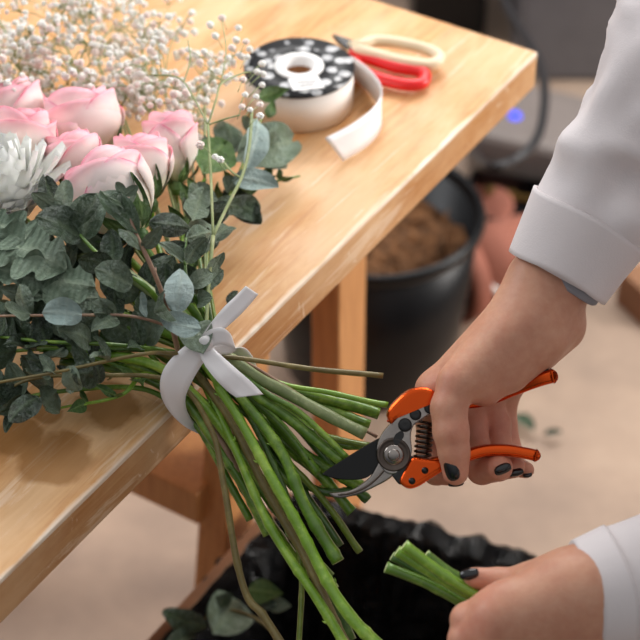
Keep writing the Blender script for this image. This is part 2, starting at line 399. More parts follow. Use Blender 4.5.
# ---------------------------------------------------------------- work table
def work_table():
    rz = math.atan2(TU.y, TU.x)
    root = empty('work_table', CORNER, 'worn varnished pine work table on splayed square legs, carrying the bouquet', 'table', rz=rz)
    # local axes: x along TU, y = -TV?  check handedness
    sgn = 1 if Vector((-TU.y, TU.x, 0)).dot(TV) > 0 else -1
    L, Wd, T = 1.35, .72, .041
    bm = bmesh.new(); add_box(bm, (L/2, sgn*Wd/2, -T/2), (L, Wd, T)); bevel(bm, .0022, 2)
    if sgn < 0:
        pass
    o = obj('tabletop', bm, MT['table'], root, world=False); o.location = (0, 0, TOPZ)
    def leg(s0, t0, s1, t1, a=.056, b=.036, name='leg'):
        bm = bmesh.new()
        z0 = TOPZ-T-.003; ring = []
        for (s, t, z) in ((s0, t0, z0), (s1, t1, 0)):
            ring.append([bm.verts.new((s+x*a/2, sgn*(t+y*b/2), z)) for x, y in ((-1, -1), (1, -1), (1, 1), (-1, 1))])
        bm.faces.new(ring[0]); bm.faces.new(ring[1][::-1])
        for k in range(4): bm.faces.new((ring[0][k], ring[0][(k+1) % 4], ring[1][(k+1) % 4], ring[1][k]))
        bevel(bm, .0015, 1); return obj(name, bm, MT['leg'], root, world=False)
    def solve(px, z, t):
        best = None
        for i in range(400):
            s = i*.003; p = CORNER+TU*s+TV*t; q = Vector((p.x, p.y, z))-CAM
            x = 320+FPX*q.x/q.dot(FWD)
            if best is None or abs(x-px) < best[0]: best = (abs(x-px), s)
        return best[1]
    a0, a1 = solve(339, .6, .15), solve(337, .05, .15)
    b0, b1 = solve(256, .66, .15), solve(207, .05, .15)
    for t in (.15, .57):
        leg(a0, t, a1, t); leg(b0, t, b1, t)
    # low rail between the two legs of the splayed pair, and a top bearer
    sb = lerp(b0, b1, .48)
    bm = bmesh.new(); add_box(bm, (sb-.004, sgn*.36, .36), (.10, .40, .045)); bevel(bm, .0015, 1); obj('cross_rail', bm, MT['leg'], root, world=False)
    sm = (a0+b0)/2
    bm = bmesh.new(); add_box(bm, (sm, sgn*.36, TOPZ-T-.025), (.05, .62, .04)); bevel(bm, .0015, 1); obj('top_bearer', bm, MT['leg'], root, world=False)
    # the far pair that carries the unseen near end
    for t in (.08, .62): leg(1.2, t, 1.27, t)
    return root
work_table()

# ---------------------------------------------------------------- leaf, petal and floret meshes
def leaf_mesh(name, m, wid=.35, shape='oval', fold=.15, curl=.12, n=10, seed=0, lobes=0, thick=.0005):
    """unit leaf along +y, normal +z, with a vein attribute; length 1"""
    rnd = random.Random(seed); bm = bmesh.new(); cols = 8; rows = []
    vals = []
    for i in range(n+1):
        t = i/n
        if shape == 'oval': w = wid*math.sin(math.pi*min(1, t**.9*.975+.012))**.58
        elif shape == 'round': w = wid*math.sin(math.pi*min(1, t**.95*.97+.03))**.5
        elif shape == 'lance': w = wid*math.sin(math.pi*min(1, t**.7*.985+.015))**1.1
        else:
            w = wid*(math.sin(math.pi*(t**.8*.97+.02))**.8)*(0.3+.7*abs(math.sin(t*math.pi*lobes))**.6)
        row = []
        for k in range(cols+1):
            u = k/cols*2-1
            x = w*u*(1+.03*math.sin(7*t+seed)*(abs(u) > .9))
            z = fold*(u*u*.8+abs(u)*.2)*w + curl*(4*t*(1-t)-.4)*.5 + .03*math.sin(5*t+3*u+seed) + .022*math.sin(9*t*(1+.2*seed)+seed)*abs(u)
            row.append(bm.verts.new((x, t, z))); vals.append(max(0, 1-abs(u)*6) + (.45 if (i % 2 == 0 and 0 < abs(u) < .9) else 0))
        rows.append(row)
    for i in range(n):
        for k in range(cols):
            f = bm.faces.new((rows[i][k], rows[i][k+1], rows[i+1][k+1], rows[i+1][k])); f.smooth = True
    bmesh.ops.remove_doubles(bm, verts=bm.verts, dist=1e-5)
    nv = len(bm.verts)
    bm.verts.index_update()
    me = bpy.data.meshes.new(name); bm.to_mesh(me)
    at_ = me.attributes.new('vein', 'FLOAT', 'POINT')
    for v in me.vertices:
        t = v.co.y; u = abs(v.co.x)
        at_.data[v.index].value = 1.0 if u < .012 else (.35 if (int(t*n+.5) % 2 == 0) else 0)
    bm.free(); me.materials.append(m); return me
LEAF = {}
for nm, m in (('euc', MT['euc']), ('pale', MT['euc_pale']), ('dark', MT['euc_dark'])):
    LEAF[nm] = [leaf_mesh('leaf', m, w, sh, f, c, seed=i) for i, (w, sh, f, c) in enumerate(((.27, 'oval', .3, .22), (.32, 'oval', .2, -.22), (.38, 'round', .25, .3), (.21, 'oval', .5, .2), (.3, 'oval', -.3, .3), (.24, 'oval', .3, -.3)))]
LEAF['green'] = [leaf_mesh('leaf', MT['green_leaf'], w, 'lance', .25, c, seed=i) for i, (w, c) in enumerate(((.30, .2), (.24, -.15)))]
LEAF['lobed'] = [leaf_mesh('leaf', MT['grey_leaf'], w, 'lobed', .35, c, n=30, seed=i, lobes=4) for i, (w, c) in enumerate(((.30, .2), (.25, -.15)))]
def leaf(root, b, t, kind='euc', roll=0.0, v=None, widen=1.0, name='leaf'):
    """leaf from world base point b to tip t; its face turns between the camera and the ceiling, then by roll"""
    y = Vector(t)-Vector(b); L = y.length; y.normalize()
    ref = ((CAM-Vector(b)).normalized()*.65+Vector((0, 0, 1))*.35)
    z = ref-y*ref.dot(y); z.normalize(); z = Matrix.Rotation(roll, 3, y) @ z; x = y.cross(z)
    M = Matrix(((x.x*L*widen, y.x*L, z.x*L, b[0]), (x.y*L*widen, y.y*L, z.y*L, b[1]), (x.z*L*widen, y.z*L, z.z*L, b[2]), (0, 0, 0, 1)))
    ms = LEAF[kind]; me = ms[v if v is not None else random.randrange(len(ms))]
    return place(name, me, M, root)

# ---------------------------------------------------------------- bouquet
TZ = 1.452                                     # depth of the binding point
MM = TZ/FPX                                    # metres per photo pixel there
def low(pts, layer, zend):
    """points of a stem past the binding: picture points on a stem bundle that leans towards the viewer"""
    out = []
    n = len(pts)
    for i, (x, y) in enumerate(pts):
        out.append(at(x, y, TZ+layer*.011+(zend)*i/max(1, n-1)))
    return out
def stem_mesh(root, pts, r, m, node=0.0, sides=10, seed=0, ribs=0.0, r_top=None):
    path = smooth_path(pts, 14); n = len(path); rnd = random.Random(seed)
    cum = [0.0]
    for i in range(1, n): cum.append(cum[-1]+(path[i]-path[i-1]).length)
    nodes = []; q = rnd.uniform(.01, .03)
    while q < cum[-1]: nodes.append(q); q += rnd.uniform(.022, .05)
    fr0 = frames(path); rad = []; new = []; thorns = []
    kick = Vector((0, 0, 0)); ni = 0
    for i in range(n):
        rr = lerp(r_top if r_top else r*.8, r, i/(n-1))
        bump_ = max([math.exp(-((cum[i]-q)/max(.0018, r*.55))**2) for q in nodes] or [0])
        rad.append(rr*(1+(1.25*node)*bump_+.035*math.sin(cum[i]*170+seed)))
        t, a_, b_ = fr0[i]
        new.append(path[i]+(a_*math.sin(cum[i]*58+seed)+b_*math.cos(cum[i]*47+2*seed))*r*.16*min(1, i/6)*min(1, (n-1-i)/3+.4))
        if ni < len(nodes) and cum[i] >= nodes[ni]: thorns.append((i, rnd.uniform(0, 6.28))); ni += 1
    path = new
    bm = bmesh.new(); add_tube(bm, path, rad, sides, True, 0, 1, ribs)
    if node > .1 and r > .003:
        for i, th in thorns[::2]:
            t, a_, b_ = fr0[i]; d = a_*math.cos(th)+b_*math.sin(th); p = path[i]+d*rad[i]*.8
            add_tube(bm, [p, p+d*.0014+t*-.001, p+d*.0024+t*-.003], [.0014, .0008, .0002], 5)
    return obj('stem', bm, [m, MT['cut']], root), path

def pre_tie(base, lowp):
    back = (lowp[0]-lowp[1]).normalized(); tow = (base-lowp[0]).normalized(); d = (back+tow).normalized()
    p = lowp[0]+d*.045; p.z = max(p.z, TOPZ+.012); return p
def rose(label, c, axis, R, spin, stem_lower, layer, zend, rpx, seed, tall=1.0):
    rnd = random.Random(seed); axis = Vector(axis).normalized()
    base = Vector(c)-axis*R*.9*tall
    root = empty('rose', base, label, 'rose', 'pink roses in the bouquet')
    a = axis.orthogonal().normalized(); a = Matrix.Rotation(spin, 3, axis) @ a; b = axis.cross(a)
    layers = ((4, 1.0, .07, 1.55, 98), (4, .9, .22, 1.74, 96), (4, .74, .34, 1.8, 92), (3, .54, .42, 1.74, 100), (3, .33, .5, 1.68, 110))
    for li, (cnt, sc, close, hh, half) in enumerate(layers):
        off = rnd.uniform(0, 6.28)
        for q in range(cnt):
            th0 = off+q*2*math.pi/cnt+rnd.uniform(-.12, .12); hs = hh*rnd.uniform(.93, 1.04); tilt = rnd.uniform(-.05, .09) if li < 2 else 0
            bm = bmesh.new(); nt, nu = 11, 12; rows = []; rim = {}
            for i in range(nt+1):
                t = i/nt; row = []
                prof = (.16+.84*math.sin(min(1, t*1.28)*math.pi/2)**.85)
                for k in range(nu+1):
                    u = k/nu*2-1
                    w = math.sin(min(1, .12+t*1.35)*math.pi/2)*(1-.25*max(0, t-.75)/.25*1)
                    th = th0+u*math.radians(half)*w*.95
                    tt = t*(1-.20*u*u*t-.03*(1-abs(u))*0)
                    rr = R*sc*prof*(1-close*tt**2.2)
                    rr *= 1+.035*u*(1 if li % 2 else -1)                       # each petal tucks under its neighbour
                    fl = max(0, tt-.80)/.2
                    if li == 0: rr += R*(.06*fl**1.6+tilt*tt)
                    elif li == 1: rr += R*(.02*fl**1.6+tilt*tt*.5)
                    rr += R*.018*math.sin(3*u+5*t+seed+q)
                    z = R*hs*tall*tt - (R*.05*fl**2 if li == 0 else 0)
                    v = bm.verts.new(base+(a*math.cos(th)+b*math.sin(th))*rr+axis*z); row.append(v); rim[v] = max(0, min(1, t**1.6*.92+.28*max(0, abs(u)-.72)/.28*t))
                rows.append(row)
            for i in range(nt):
                for k in range(nu):
                    f = bm.faces.new((rows[i][k], rows[i][k+1], rows[i+1][k+1], rows[i+1][k])); f.smooth = True
            vals = [rim[v] for v in bm.verts]
            me = bpy.data.meshes.new('petal'); bm.to_mesh(me); bm.free()
            at_ = me.attributes.new('rim', 'FLOAT', 'POINT'); at_.data.foreach_set('value', vals)
            me.materials.append(MT['petal']); me.transform(Matrix.Translation(-base))
            o = bpy.data.objects.new('petal', me); C.objects.link(o); o.location = base; sub(o, root)
            s = o.modifiers.new('thickness', 'SOLIDIFY'); s.thickness = .0006
    # calyx with five sepals
    bm = bmesh.new()
    Mx = Matrix((a, b, axis)).transposed()
    add_lathe(bm, [(0, -.010), (.005, -.009), (.0075, -.003), (.006, .004), (0, .005)], base, 14, Mx); cal = obj('calyx', bm, MT['green_leaf'], root)
    for q in range(5):
        th = spin+q*1.2566+.3; d = a*math.cos(th)+b*math.sin(th)
        b0 = base+d*R*.18; t0 = base+d*R*rnd.uniform(.78, 1.12)+axis*R*rnd.uniform(.55, 1.0)
        y = t0-b0; L = y.length; y.normalize(); z = d-y*d.dot(y); z.normalize(); x = y.cross(z)
        M = Matrix(((x.x*L*.62, y.x*L, z.x*L, b0.x), (x.y*L*.62, y.y*L, z.y*L, b0.y), (x.z*L*.62, y.z*L, z.z*L, b0.z), (0, 0, 0, 1)))
        place('sepal', LEAF['green'][0], M, root)
    lowp = low(stem_lower, layer, zend)
    mid = pre_tie(base, lowp)
    stem_mesh(root, [base-axis*.004, base-axis*.03, mid]+lowp, rpx*MM, MT[rnd.choice(['stem', 'stem', 'stem_bright'])], .13, seed=seed, r_top=.0024)
    return root

def flower_pt(px, py, z): return onz(px, py, z)
TIE = at(205, 375, TZ)
ROSES = [
    # label, px, py, z, R(px), extra axis, stem lower, layer, zend, r
    ('pink rose half cut off by the left picture edge, behind two nearer roses', 14, 116, .842, 31, [(222, 392), (250, 440), (285, 500), (322, 572), (352, 618), (384, 652)], -1.9, -.05, 6.6),
    ('pink rose with a pointed petal standing directly above the white chrysanthemum', 23, 143, .862, 30, [(240, 395), (262, 425), (285, 461), (305, 503), (338, 562)], -2.1, -.02, 6.4),
    ('large pink rose topmost in the group, right below the baby breath', 84, 126, .845, 37, [(255, 395), (290, 420), (344, 461)], -1.7, -.0, 5.8),
    ('small peach-based rose in the middle, between the topmost rose and the lobed leaves', 77, 163, .855, 27, [(285, 388), (330, 400), (379, 414)], .4, .01, 6.4),
    ('pink rose lying right of centre, just above the biggest front rose', 142, 167, .855, 29, [(214, 405), (240, 460), (272, 530), (318, 600), (350, 655)], -.6, -.05, 5.2),
    ('round pink rose furthest right, beside the thin pale gypsophila stems', 172, 147, .84, 26, [(232, 378), (280, 425), (318, 474)], -.4, 0, 4.6),
    ('biggest pale pink rose at the front with eucalyptus leaves across it', 115, 197, .868, 40, [(250, 388), (300, 450), (362, 487)], .6, 0, 6.2),
]
for i, (lab, px, py, z, rp, lowpts, lay, ze, rr) in enumerate(ROSES):
    c = flower_pt(px, py, z); Zc = depth(c); R = rp*Zc/FPX*1.12
    d = (c-TIE); d.z = 0; d.normalize()
    ax = d*.62+Vector((0, 0, 1))*.72
    if i == 6: ax = d*.85+Vector((0, 0, .52))+Vector((-.1, -.05, 0))
    if i == 1: ax = d*.3+Vector((.25, .25, .9))
    rose(lab, c, ax, R, i*1.3, lowpts, lay, ze, rr, 20+i, (1.15, 1.25, 1.05, 1.25, 1.2, 1.45, 1.1)[i])

def chrysanthemum():
    c = flower_pt(0, 174, .872); R = .041
    d = (c-TIE); d.z = 0; d.normalize(); axis = (d*.45+Vector((0, -.25, 1))).normalized()
    a = axis.orthogonal().normalized(); b = axis.cross(a)
    root = empty('chrysanthemum', c-axis*R, 'white chrysanthemum at the left picture edge in front of the roses', 'chrysanthemum')
    rnd = random.Random(3)
    bm0 = bmesh.new(); rows = []
    for i in range(8):
        t = i/7; w = .2*math.sin(math.pi*(t*.84+.1))**.5; row = []
        for k in range(5):
            u = k/2-1; row.append(bm0.verts.new((w*u, t, .10*u*u+.28*t*t-.02)))
        rows.append(row)
    for i in range(7):
        for k in range(4): bm0.faces.new((rows[i][k], rows[i][k+1], rows[i+1][k+1], rows[i+1][k])).smooth = True
    pm = mesh_from('petal', bm0, MT['mum'])
    N = 100
    widen = 1.2
    for i in range(N):
        f = (i+.5)/N; el = math.radians(lerp(86, -18, f**.8)); th = i*2.39996
        d = a*math.cos(th)*math.cos(el)+b*math.sin(th)*math.cos(el)+axis*math.sin(el)
        L = R*lerp(.85, 1.18, f)*rnd.uniform(.9, 1.1); b0 = c-axis*R*.55+d*R*.2
        y = (d+axis*.12).normalized(); z = axis-y*axis.dot(y); z.normalize(); x = y.cross(z)
        M = Matrix(((x.x*L*widen, y.x*L, z.x*L, b0.x), (x.y*L*widen, y.y*L, z.y*L, b0.y), (x.z*L*widen, y.z*L, z.z*L, b0.z), (0, 0, 0, 1)))
        place('petal', pm, M, root)
    bm = bmesh.new(); add_ball(bm, c-axis*R*.45, R*.6); obj('flower_head', bm, MT['mum'], root)
    lowp = low([(236, 362), (290, 395), (365, 434)], -1.6, 0)
    stem_mesh(root, [c-axis*R*.8, c-axis*R*1.5+Vector((.01, -.02, -.01)), (c.lerp(lowp[0], .5))]+lowp, 6.2*MM, MT['stem_pale'], .05, 16, 5, -.09)
    # lobed leaves on the chrysanthemum stem
    for (b0, t0, zb, zt, roll) in (((66, 268), (-24, 236), .858, .866, .1), ((96, 288), (-8, 268), .848, .858, -.1), ((44, 256), (-14, 216), .862, .868, .3), ((100, 300), (22, 292), .835, .85, .2)):
        leaf(root, flower_pt(*b0, zb), flower_pt(*t0, zt), 'lobed', roll, widen=1.15)
chrysanthemum()

def branch(name, label, cat, group, pts, lowpts, layer, zend, rpx, m, kinds, spacing, size, seed, node=.12, start=.02, leaves=(), spread=1.0, extra_twigs=()):
    """a cut branch: upper picture points (px, py, height) from the tip to the binding, then the lower stem; leaf pairs along the upper part"""
    rnd = random.Random(seed); root_loc = None
    up = [flower_pt(x, y, z) for x, y, z in pts]
    lowp = low(lowpts, layer, zend) if lowpts else []
    root = empty(name, (lowp[-1] if lowp else up[-1]), label, cat, group)
    path = up+lowp
    if lowp: path = up[:-1]+[pre_tie(up[-2], lowp)]+lowp
    bm_o, sp = stem_mesh(root, path, rpx*MM, m, node, 8, seed, r_top=.0010)
    L = 0; nxt = start; fr = frames(sp); ub = sum((up[i+1]-up[i]).length for i in range(len(up)-1))
    pair = 0
    for i in range(1, len(sp)):
        L += (sp[i]-sp[i-1]).length
        if L > ub*.86: break
        if L >= nxt:
            nxt += spacing*1.7*rnd.uniform(.8, 1.25); pair += 1
            t, a, b = fr[i]; s = size*rnd.uniform(.7, 1.3)*min(1, .55+L/.07)
            ph = pair*1.57+rnd.uniform(-.4, .4)
            for sg in (1, -1):
                out = (a*math.cos(ph)+b*math.sin(ph))*sg
                out.z = abs(out.z)*.6+.12
                d = (out*spread-t*rnd.uniform(.25, .7)); d.normalize()
                p = sp[i]; q = p+d*s
                if q.z < TOPZ+.006: q.z = TOPZ+.006+rnd.uniform(0, .01)
                if p.z < TOPZ+.004: continue
                leaf(root, p, q, rnd.choice(kinds), rnd.uniform(-1.0, 1.0))
    for (b0, t0, kd, roll) in leaves:
        leaf(root, flower_pt(*b0), flower_pt(*t0), kd, roll, widen=1.0)
    return root

EG = 'eucalyptus branches in the bouquet'
E_ = 'eucalyptus branch'
B = lambda *a, **k: branch('eucalyptus_branch', *a, **k)
tieZ = .80
B('long woody eucalyptus branch running level left to right over the ribbon', 'eucalyptus', EG, [(-30, 388, 0.813), (60, 371, 0.828), (140, 355, 0.838), (190, 355, 0.835)], [(225, 357), (300, 367), (383, 376)], -2.4, .01, 3.0, MT['woody'], ['euc', 'dark'], .03, .024, 1,
  leaves=(((40, 395, 0.813), (10, 420, 0.813), 'dark', .2), ((70, 366, 0.833), (78, 392, 0.813), 'euc', .6), ((95, 362, 0.833), (100, 384, 0.813), 'dark', -.5)))
B('eucalyptus twig with a pale blue leaf at the left of the bouquet', 'eucalyptus', EG, [(0, 316, 0.838), (80, 315, 0.851), (140, 318, 0.853), (192, 325, 0.843)], [(252, 366), (312, 402), (377, 437)], -1.2, .0, 1.7, MT['twig'], ['euc', 'euc', 'dark'], .034, .022, 2,
  leaves=(((82, 315, 0.853), (42, 312, 0.858), 'pale', .0), ((145, 317, 0.853), (141, 292, 0.868), 'pale', 1.0), ((118, 318, 0.851), (92, 330, 0.858), 'euc', .2), ((115, 316, 0.851), (92, 302, 0.863), 'euc', -.2), ((200, 330, 0.843), (160, 318, 0.853), 'pale', .1)))
B('eucalyptus twig rising beside the white chrysanthemum to the front rose', 'eucalyptus', EG, [(46, 198, 0.883), (78, 233, 0.881), (113, 266, 0.873), (150, 292, 0.863), (185, 318, 0.848)], [(216, 405), (236, 450), (262, 510), (304, 572)], .5, 0, 5.0, MT['stem'], ['dark', 'euc', 'euc'], .024, .03, 3,
  leaves=(((132, 286, 0.873), (95, 268, 0.888), 'euc', .1), ((80, 232, 0.883), (97, 194, 0.903), 'dark', .3), ((62, 215, 0.883), (44, 178, 0.888), 'dark', .4)))
B('eucalyptus twig crossing in front of the biggest rose', 'eucalyptus', EG, [(118, 188, 0.918), (134, 228, 0.903), (158, 282, 0.873), (190, 322, 0.848)], [(208, 420), (228, 455), (246, 490)], -.3, 0, 4.6, MT['twig'], ['euc', 'dark'], .022, .028, 4,
  leaves=(((138, 232, 0.903), (100, 190, 0.918), 'dark', .1), ((150, 222, 0.893), (190, 228, 0.883), 'dark', .1), ((125, 195, 0.918), (116, 182, 0.928), 'euc', .0), ((125, 195, 0.918), (138, 186, 0.925), 'euc', .4)))
B('short eucalyptus sprig with a large upright pale leaf above the ribbon knot', 'eucalyptus', EG, [(186, 238, .87), (187, 280, .855), (195, 325, .835)], [(230, 372), (275, 470), (300, 530), (352, 640)], .2, -.03, 4.6, MT['stem_dark'], ['euc'], .02, .025, 5,
  leaves=(((177, 312, .855), (181, 268, .87), 'pale', .1), ((190, 285, .85), (213, 273, .855), 'euc', .1), ((165, 250, .86), (188, 245, .868), 'dark', .1), ((195, 322, .83), (202, 352, .83), 'euc', .2), ((188, 238, .86), (212, 232, .85), 'euc', .3), ((192, 222, .85), (203, 190, .85), 'euc', .2)))
B('dark eucalyptus branch drooping at the lower left over the table', 'eucalyptus', EG, [(-20, 410, .785), (30, 380, .80), (100, 375, .81), (170, 372, .81)], [(212, 430), (224, 490), (244, 588), (263, 616), (288, 655)], -2.2, -.03, 4.4, MT['woody'], ['dark', 'euc', 'dark'], .02, .03, 6,
  leaves=(((30, 392, .79), (-5, 412, .79), 'dark', 0), ((15, 410, .785), (5, 432, .78), 'dark', .2)))
B('eucalyptus branch at the far left edge under the lobed leaves', 'eucalyptus', EG, [(-25, 335, .815), (30, 340, .82), (110, 345, .82), (180, 350, .82)], [(245, 380), (330, 440), (373, 447)], .3, 0, 3.8, MT['stem'], ['dark', 'euc'], .022, .03, 7,
  leaves=(((30, 320, .82), (48, 282, .84), 'dark', .1), ((22, 330, .82), (20, 292, .835), 'dark', .5)))
B('eucalyptus branch under the front rose with broad dark leaves', 'eucalyptus', EG, [(70, 222, .828), (105, 255, .828), (150, 300, .82), (190, 335, .815)], [(262, 402), (312, 432), (369, 446)], .1, 0, 3.8, MT['stem_yellow'], ['dark', 'euc', 'dark'], .018, .034, 8)
B('low eucalyptus branch pointing left between the two level twigs', 'eucalyptus', EG, [(10, 296, .81), (60, 300, .82), (120, 320, .82), (180, 340, .82)], [(200, 412), (240, 460), (290, 530), (331, 577)], .4, 0, 5.2, MT['stem'], ['euc', 'dark'], .02, .034, 9)
B('eucalyptus branch behind the ribbon knot with grey rounded leaves', 'eucalyptus', EG, [(205, 205, .83), (200, 245, .83), (205, 290, .825), (212, 330, .82)], [(242, 404), (280, 465), (320, 490), (357, 491)], .8, 0, 4.6, MT['stem_dark'], ['euc', 'dark'], .024, .03, 10,
  leaves=(((205, 250, .835), (196, 215, .84), 'euc', .1), ((203, 285, .83), (222, 270, .83), 'euc', .2), ((230, 205, .80), (262, 214, .785), 'dark', .0), ((208, 222, .83), (196, 182, .84), 'euc', .2), ((214, 205, .815), (243, 208, .80), 'dark', .1), ((222, 172, .825), (206, 138, .83), 'dark', .3), ((205, 172, .83), (226, 140, .82), 'green', .1), ((212, 240, .815), (230, 225, .81), 'euc', -.3), ((235, 150, .80), (222, 118, .805), 'dark', .4)))
B('eucalyptus branch spreading to the right with pale leaves near the ribbon spool', 'eucalyptus', EG, [(262, 118, .815), (244, 160, .815), (228, 200, .805), (206, 262, .805), (202, 310, .81)], [(262, 430), (325, 503), (360, 552)], -.2, .01, 3.8, MT['stem_yellow'], ['euc'], .05, .022, 11, spread=.6,
  leaves=(((247, 170, .82), (258, 118, .84), 'pale', .5), ((232, 178, .815), (278, 186, .815), 'pale', -.2), ((240, 160, .81), (296, 138, .79), 'euc', .1), ((255, 155, .81), (285, 152, .79), 'euc', .3), ((225, 190, .80), (262, 224, .785), 'dark', .2), ((268, 118, .805), (274, 100, .815), 'green', .2), ((258, 98, .81), (290, 88, .815), 'green', .2)))
def fern(label, pts, seed, lowpts, layer, m, rpx):
    root = branch('leafy_sprig', label, 'greenery', 'leafy green sprigs in the bouquet', pts, lowpts, layer, 0, rpx, m, ['green'], .014, .02, seed, spread=.9)
fern('fresh green sprig lying on the table right of the bouquet', [(300, 176, .775), (272, 182, .78), (238, 192, .785), (206, 232, .79), (196, 275, .795), (200, 310, .80)], 31, [(266, 392), (300, 413), (347, 458)], -2.3, MT['stem'], 3.2)
fern('green sprig under the furthest right rose', [(205, 178, .82), (190, 205, .82), (184, 260, .81), (195, 320, .81)], 32, [(280, 383), (330, 393), (388, 405)], -.6, MT['stem_bright'], 3.1)
fern('dark leafy sprig hidden under the pale eucalyptus at the left', [(20, 365, .79), (80, 350, .80), (150, 360, .805)], 33, [(225, 386), (270, 440), (340, 546)], .6, MT['stem_dark'], 4.4)
fern('green sprig tucked below the level woody branch', [(60, 408, .775), (120, 395, .79), (170, 390, .80)], 34, [(196, 405), (226, 450), (264, 512), (308, 578)], 0, MT['stem_bright'], 5)

for i_, (lab_, pts_) in enumerate((
    ('dark leafy eucalyptus lowest at the left picture edge, on the bare table', [(-60, 420, .78), (-10, 405, .785), (60, 392, .79), (130, 384, .79)]),
    ('dark eucalyptus in shade at the left edge, just above the level woody branch', [(-60, 360, .80), (0, 352, .80), (70, 352, .805), (140, 356, .805)]),
    ('dark eucalyptus at the left edge beneath the pale blue leaf', [(-60, 300, .80), (0, 308, .80), (60, 322, .81), (140, 340, .81)]),
    ('dark eucalyptus at the left edge right under the white chrysanthemum', [(-60, 240, .80), (-5, 255, .80), (50, 280, .81), (120, 315, .815)]),
    ('dark eucalyptus behind the leaves below the small peach rose', [(60, 205, .82), (95, 240, .82), (130, 280, .82), (170, 320, .82)]))):
    B(lab_, 'eucalyptus', EG, pts_, [(190+i_*8, 420-i_*9), (215+i_*16, 455-i_*10), (250+i_*22, 520-i_*16)], .9, 0, 4.2, MT['stem'], ['dark', 'dark', 'euc'], .012, .034, 90+i_)
# loose flower stems whose blooms lie hidden in the bunch
def bare(label, pts, lowpts, layer, zend, rpx, m, seed):
    lp = low(lowpts, layer, zend); up = [flower_pt(*p) for p in pts]; up = [up[0], pre_tie(up[0], lp)]
    root = empty('flower_stem', lp[-1], label, 'flower stem', 'bare stems in the bundle')
    stem_mesh(root, up+lp, rpx*MM, m, .12, 10, seed)
S = 'bare stems in the bundle'
bare('thick bright green stem low in the bundle below the knot', [(30, 345, .80), (110, 362, .795)], [(190, 392), (232, 440), (276, 505), (310, 560), (334, 590)], -1.0, 0, 6.0, MT['stem_bright'], 51)
bare('green stem along the lower left side of the bundle', [(50, 352, .79), (120, 372, .79)], [(184, 400), (214, 440), (240, 480), (268, 535)], -.2, 0, 5.6, MT['stem'], 52)
bare('dark stem between the pale ribbed stem and the black blade', [(90, 300, .81), (150, 330, .81)], [(230, 366), (290, 420), (330, 462), (368, 500)], .9, 0, 5, MT['stem_dark'], 53)
bare('thin stem cut just above the upper jaw of the shears', [(120, 290, .82), (170, 325, .82)], [(236, 366), (300, 398), (370, 424)], .8, 0, 4.6, MT['stem'], 54)
bare('yellow-green stem hanging near vertical below the bundle', [(80, 330, .80), (150, 352, .80)], [(216, 398), (262, 480), (298, 545), (318, 585), (352, 655)], -.9, -.04, 4.8, MT['woody'], 55)
bare('thin pale stem hanging straight down over the black bag', [(130, 330, .81), (170, 350, .81)], [(226, 396), (280, 490), (300, 560), (299, 655)], .9, -.02, 2.9, MT['stem_yellow'], 56)
bare('dark green stem at the underside of the bundle', [(60, 362, .785), (130, 380, .785)], [(190, 410), (225, 455), (265, 520), (292, 555)], .8, 0, 5.4, MT['stem_dark'], 57)
bare('leaning stem with a blunt end behind the hooked jaw', [(100, 320, .80), (160, 345, .805)], [(228, 380), (280, 440), (322, 478), (352, 512)], 1.2, 0, 5.6, MT['stem'], 58)
bare('stout green stem ending beside the thumb side of the blade', [(110, 310, .81), (165, 335, .815)], [(240, 376), (300, 424), (352, 466)], .3, 0, 5.4, MT['stem_bright'], 59)

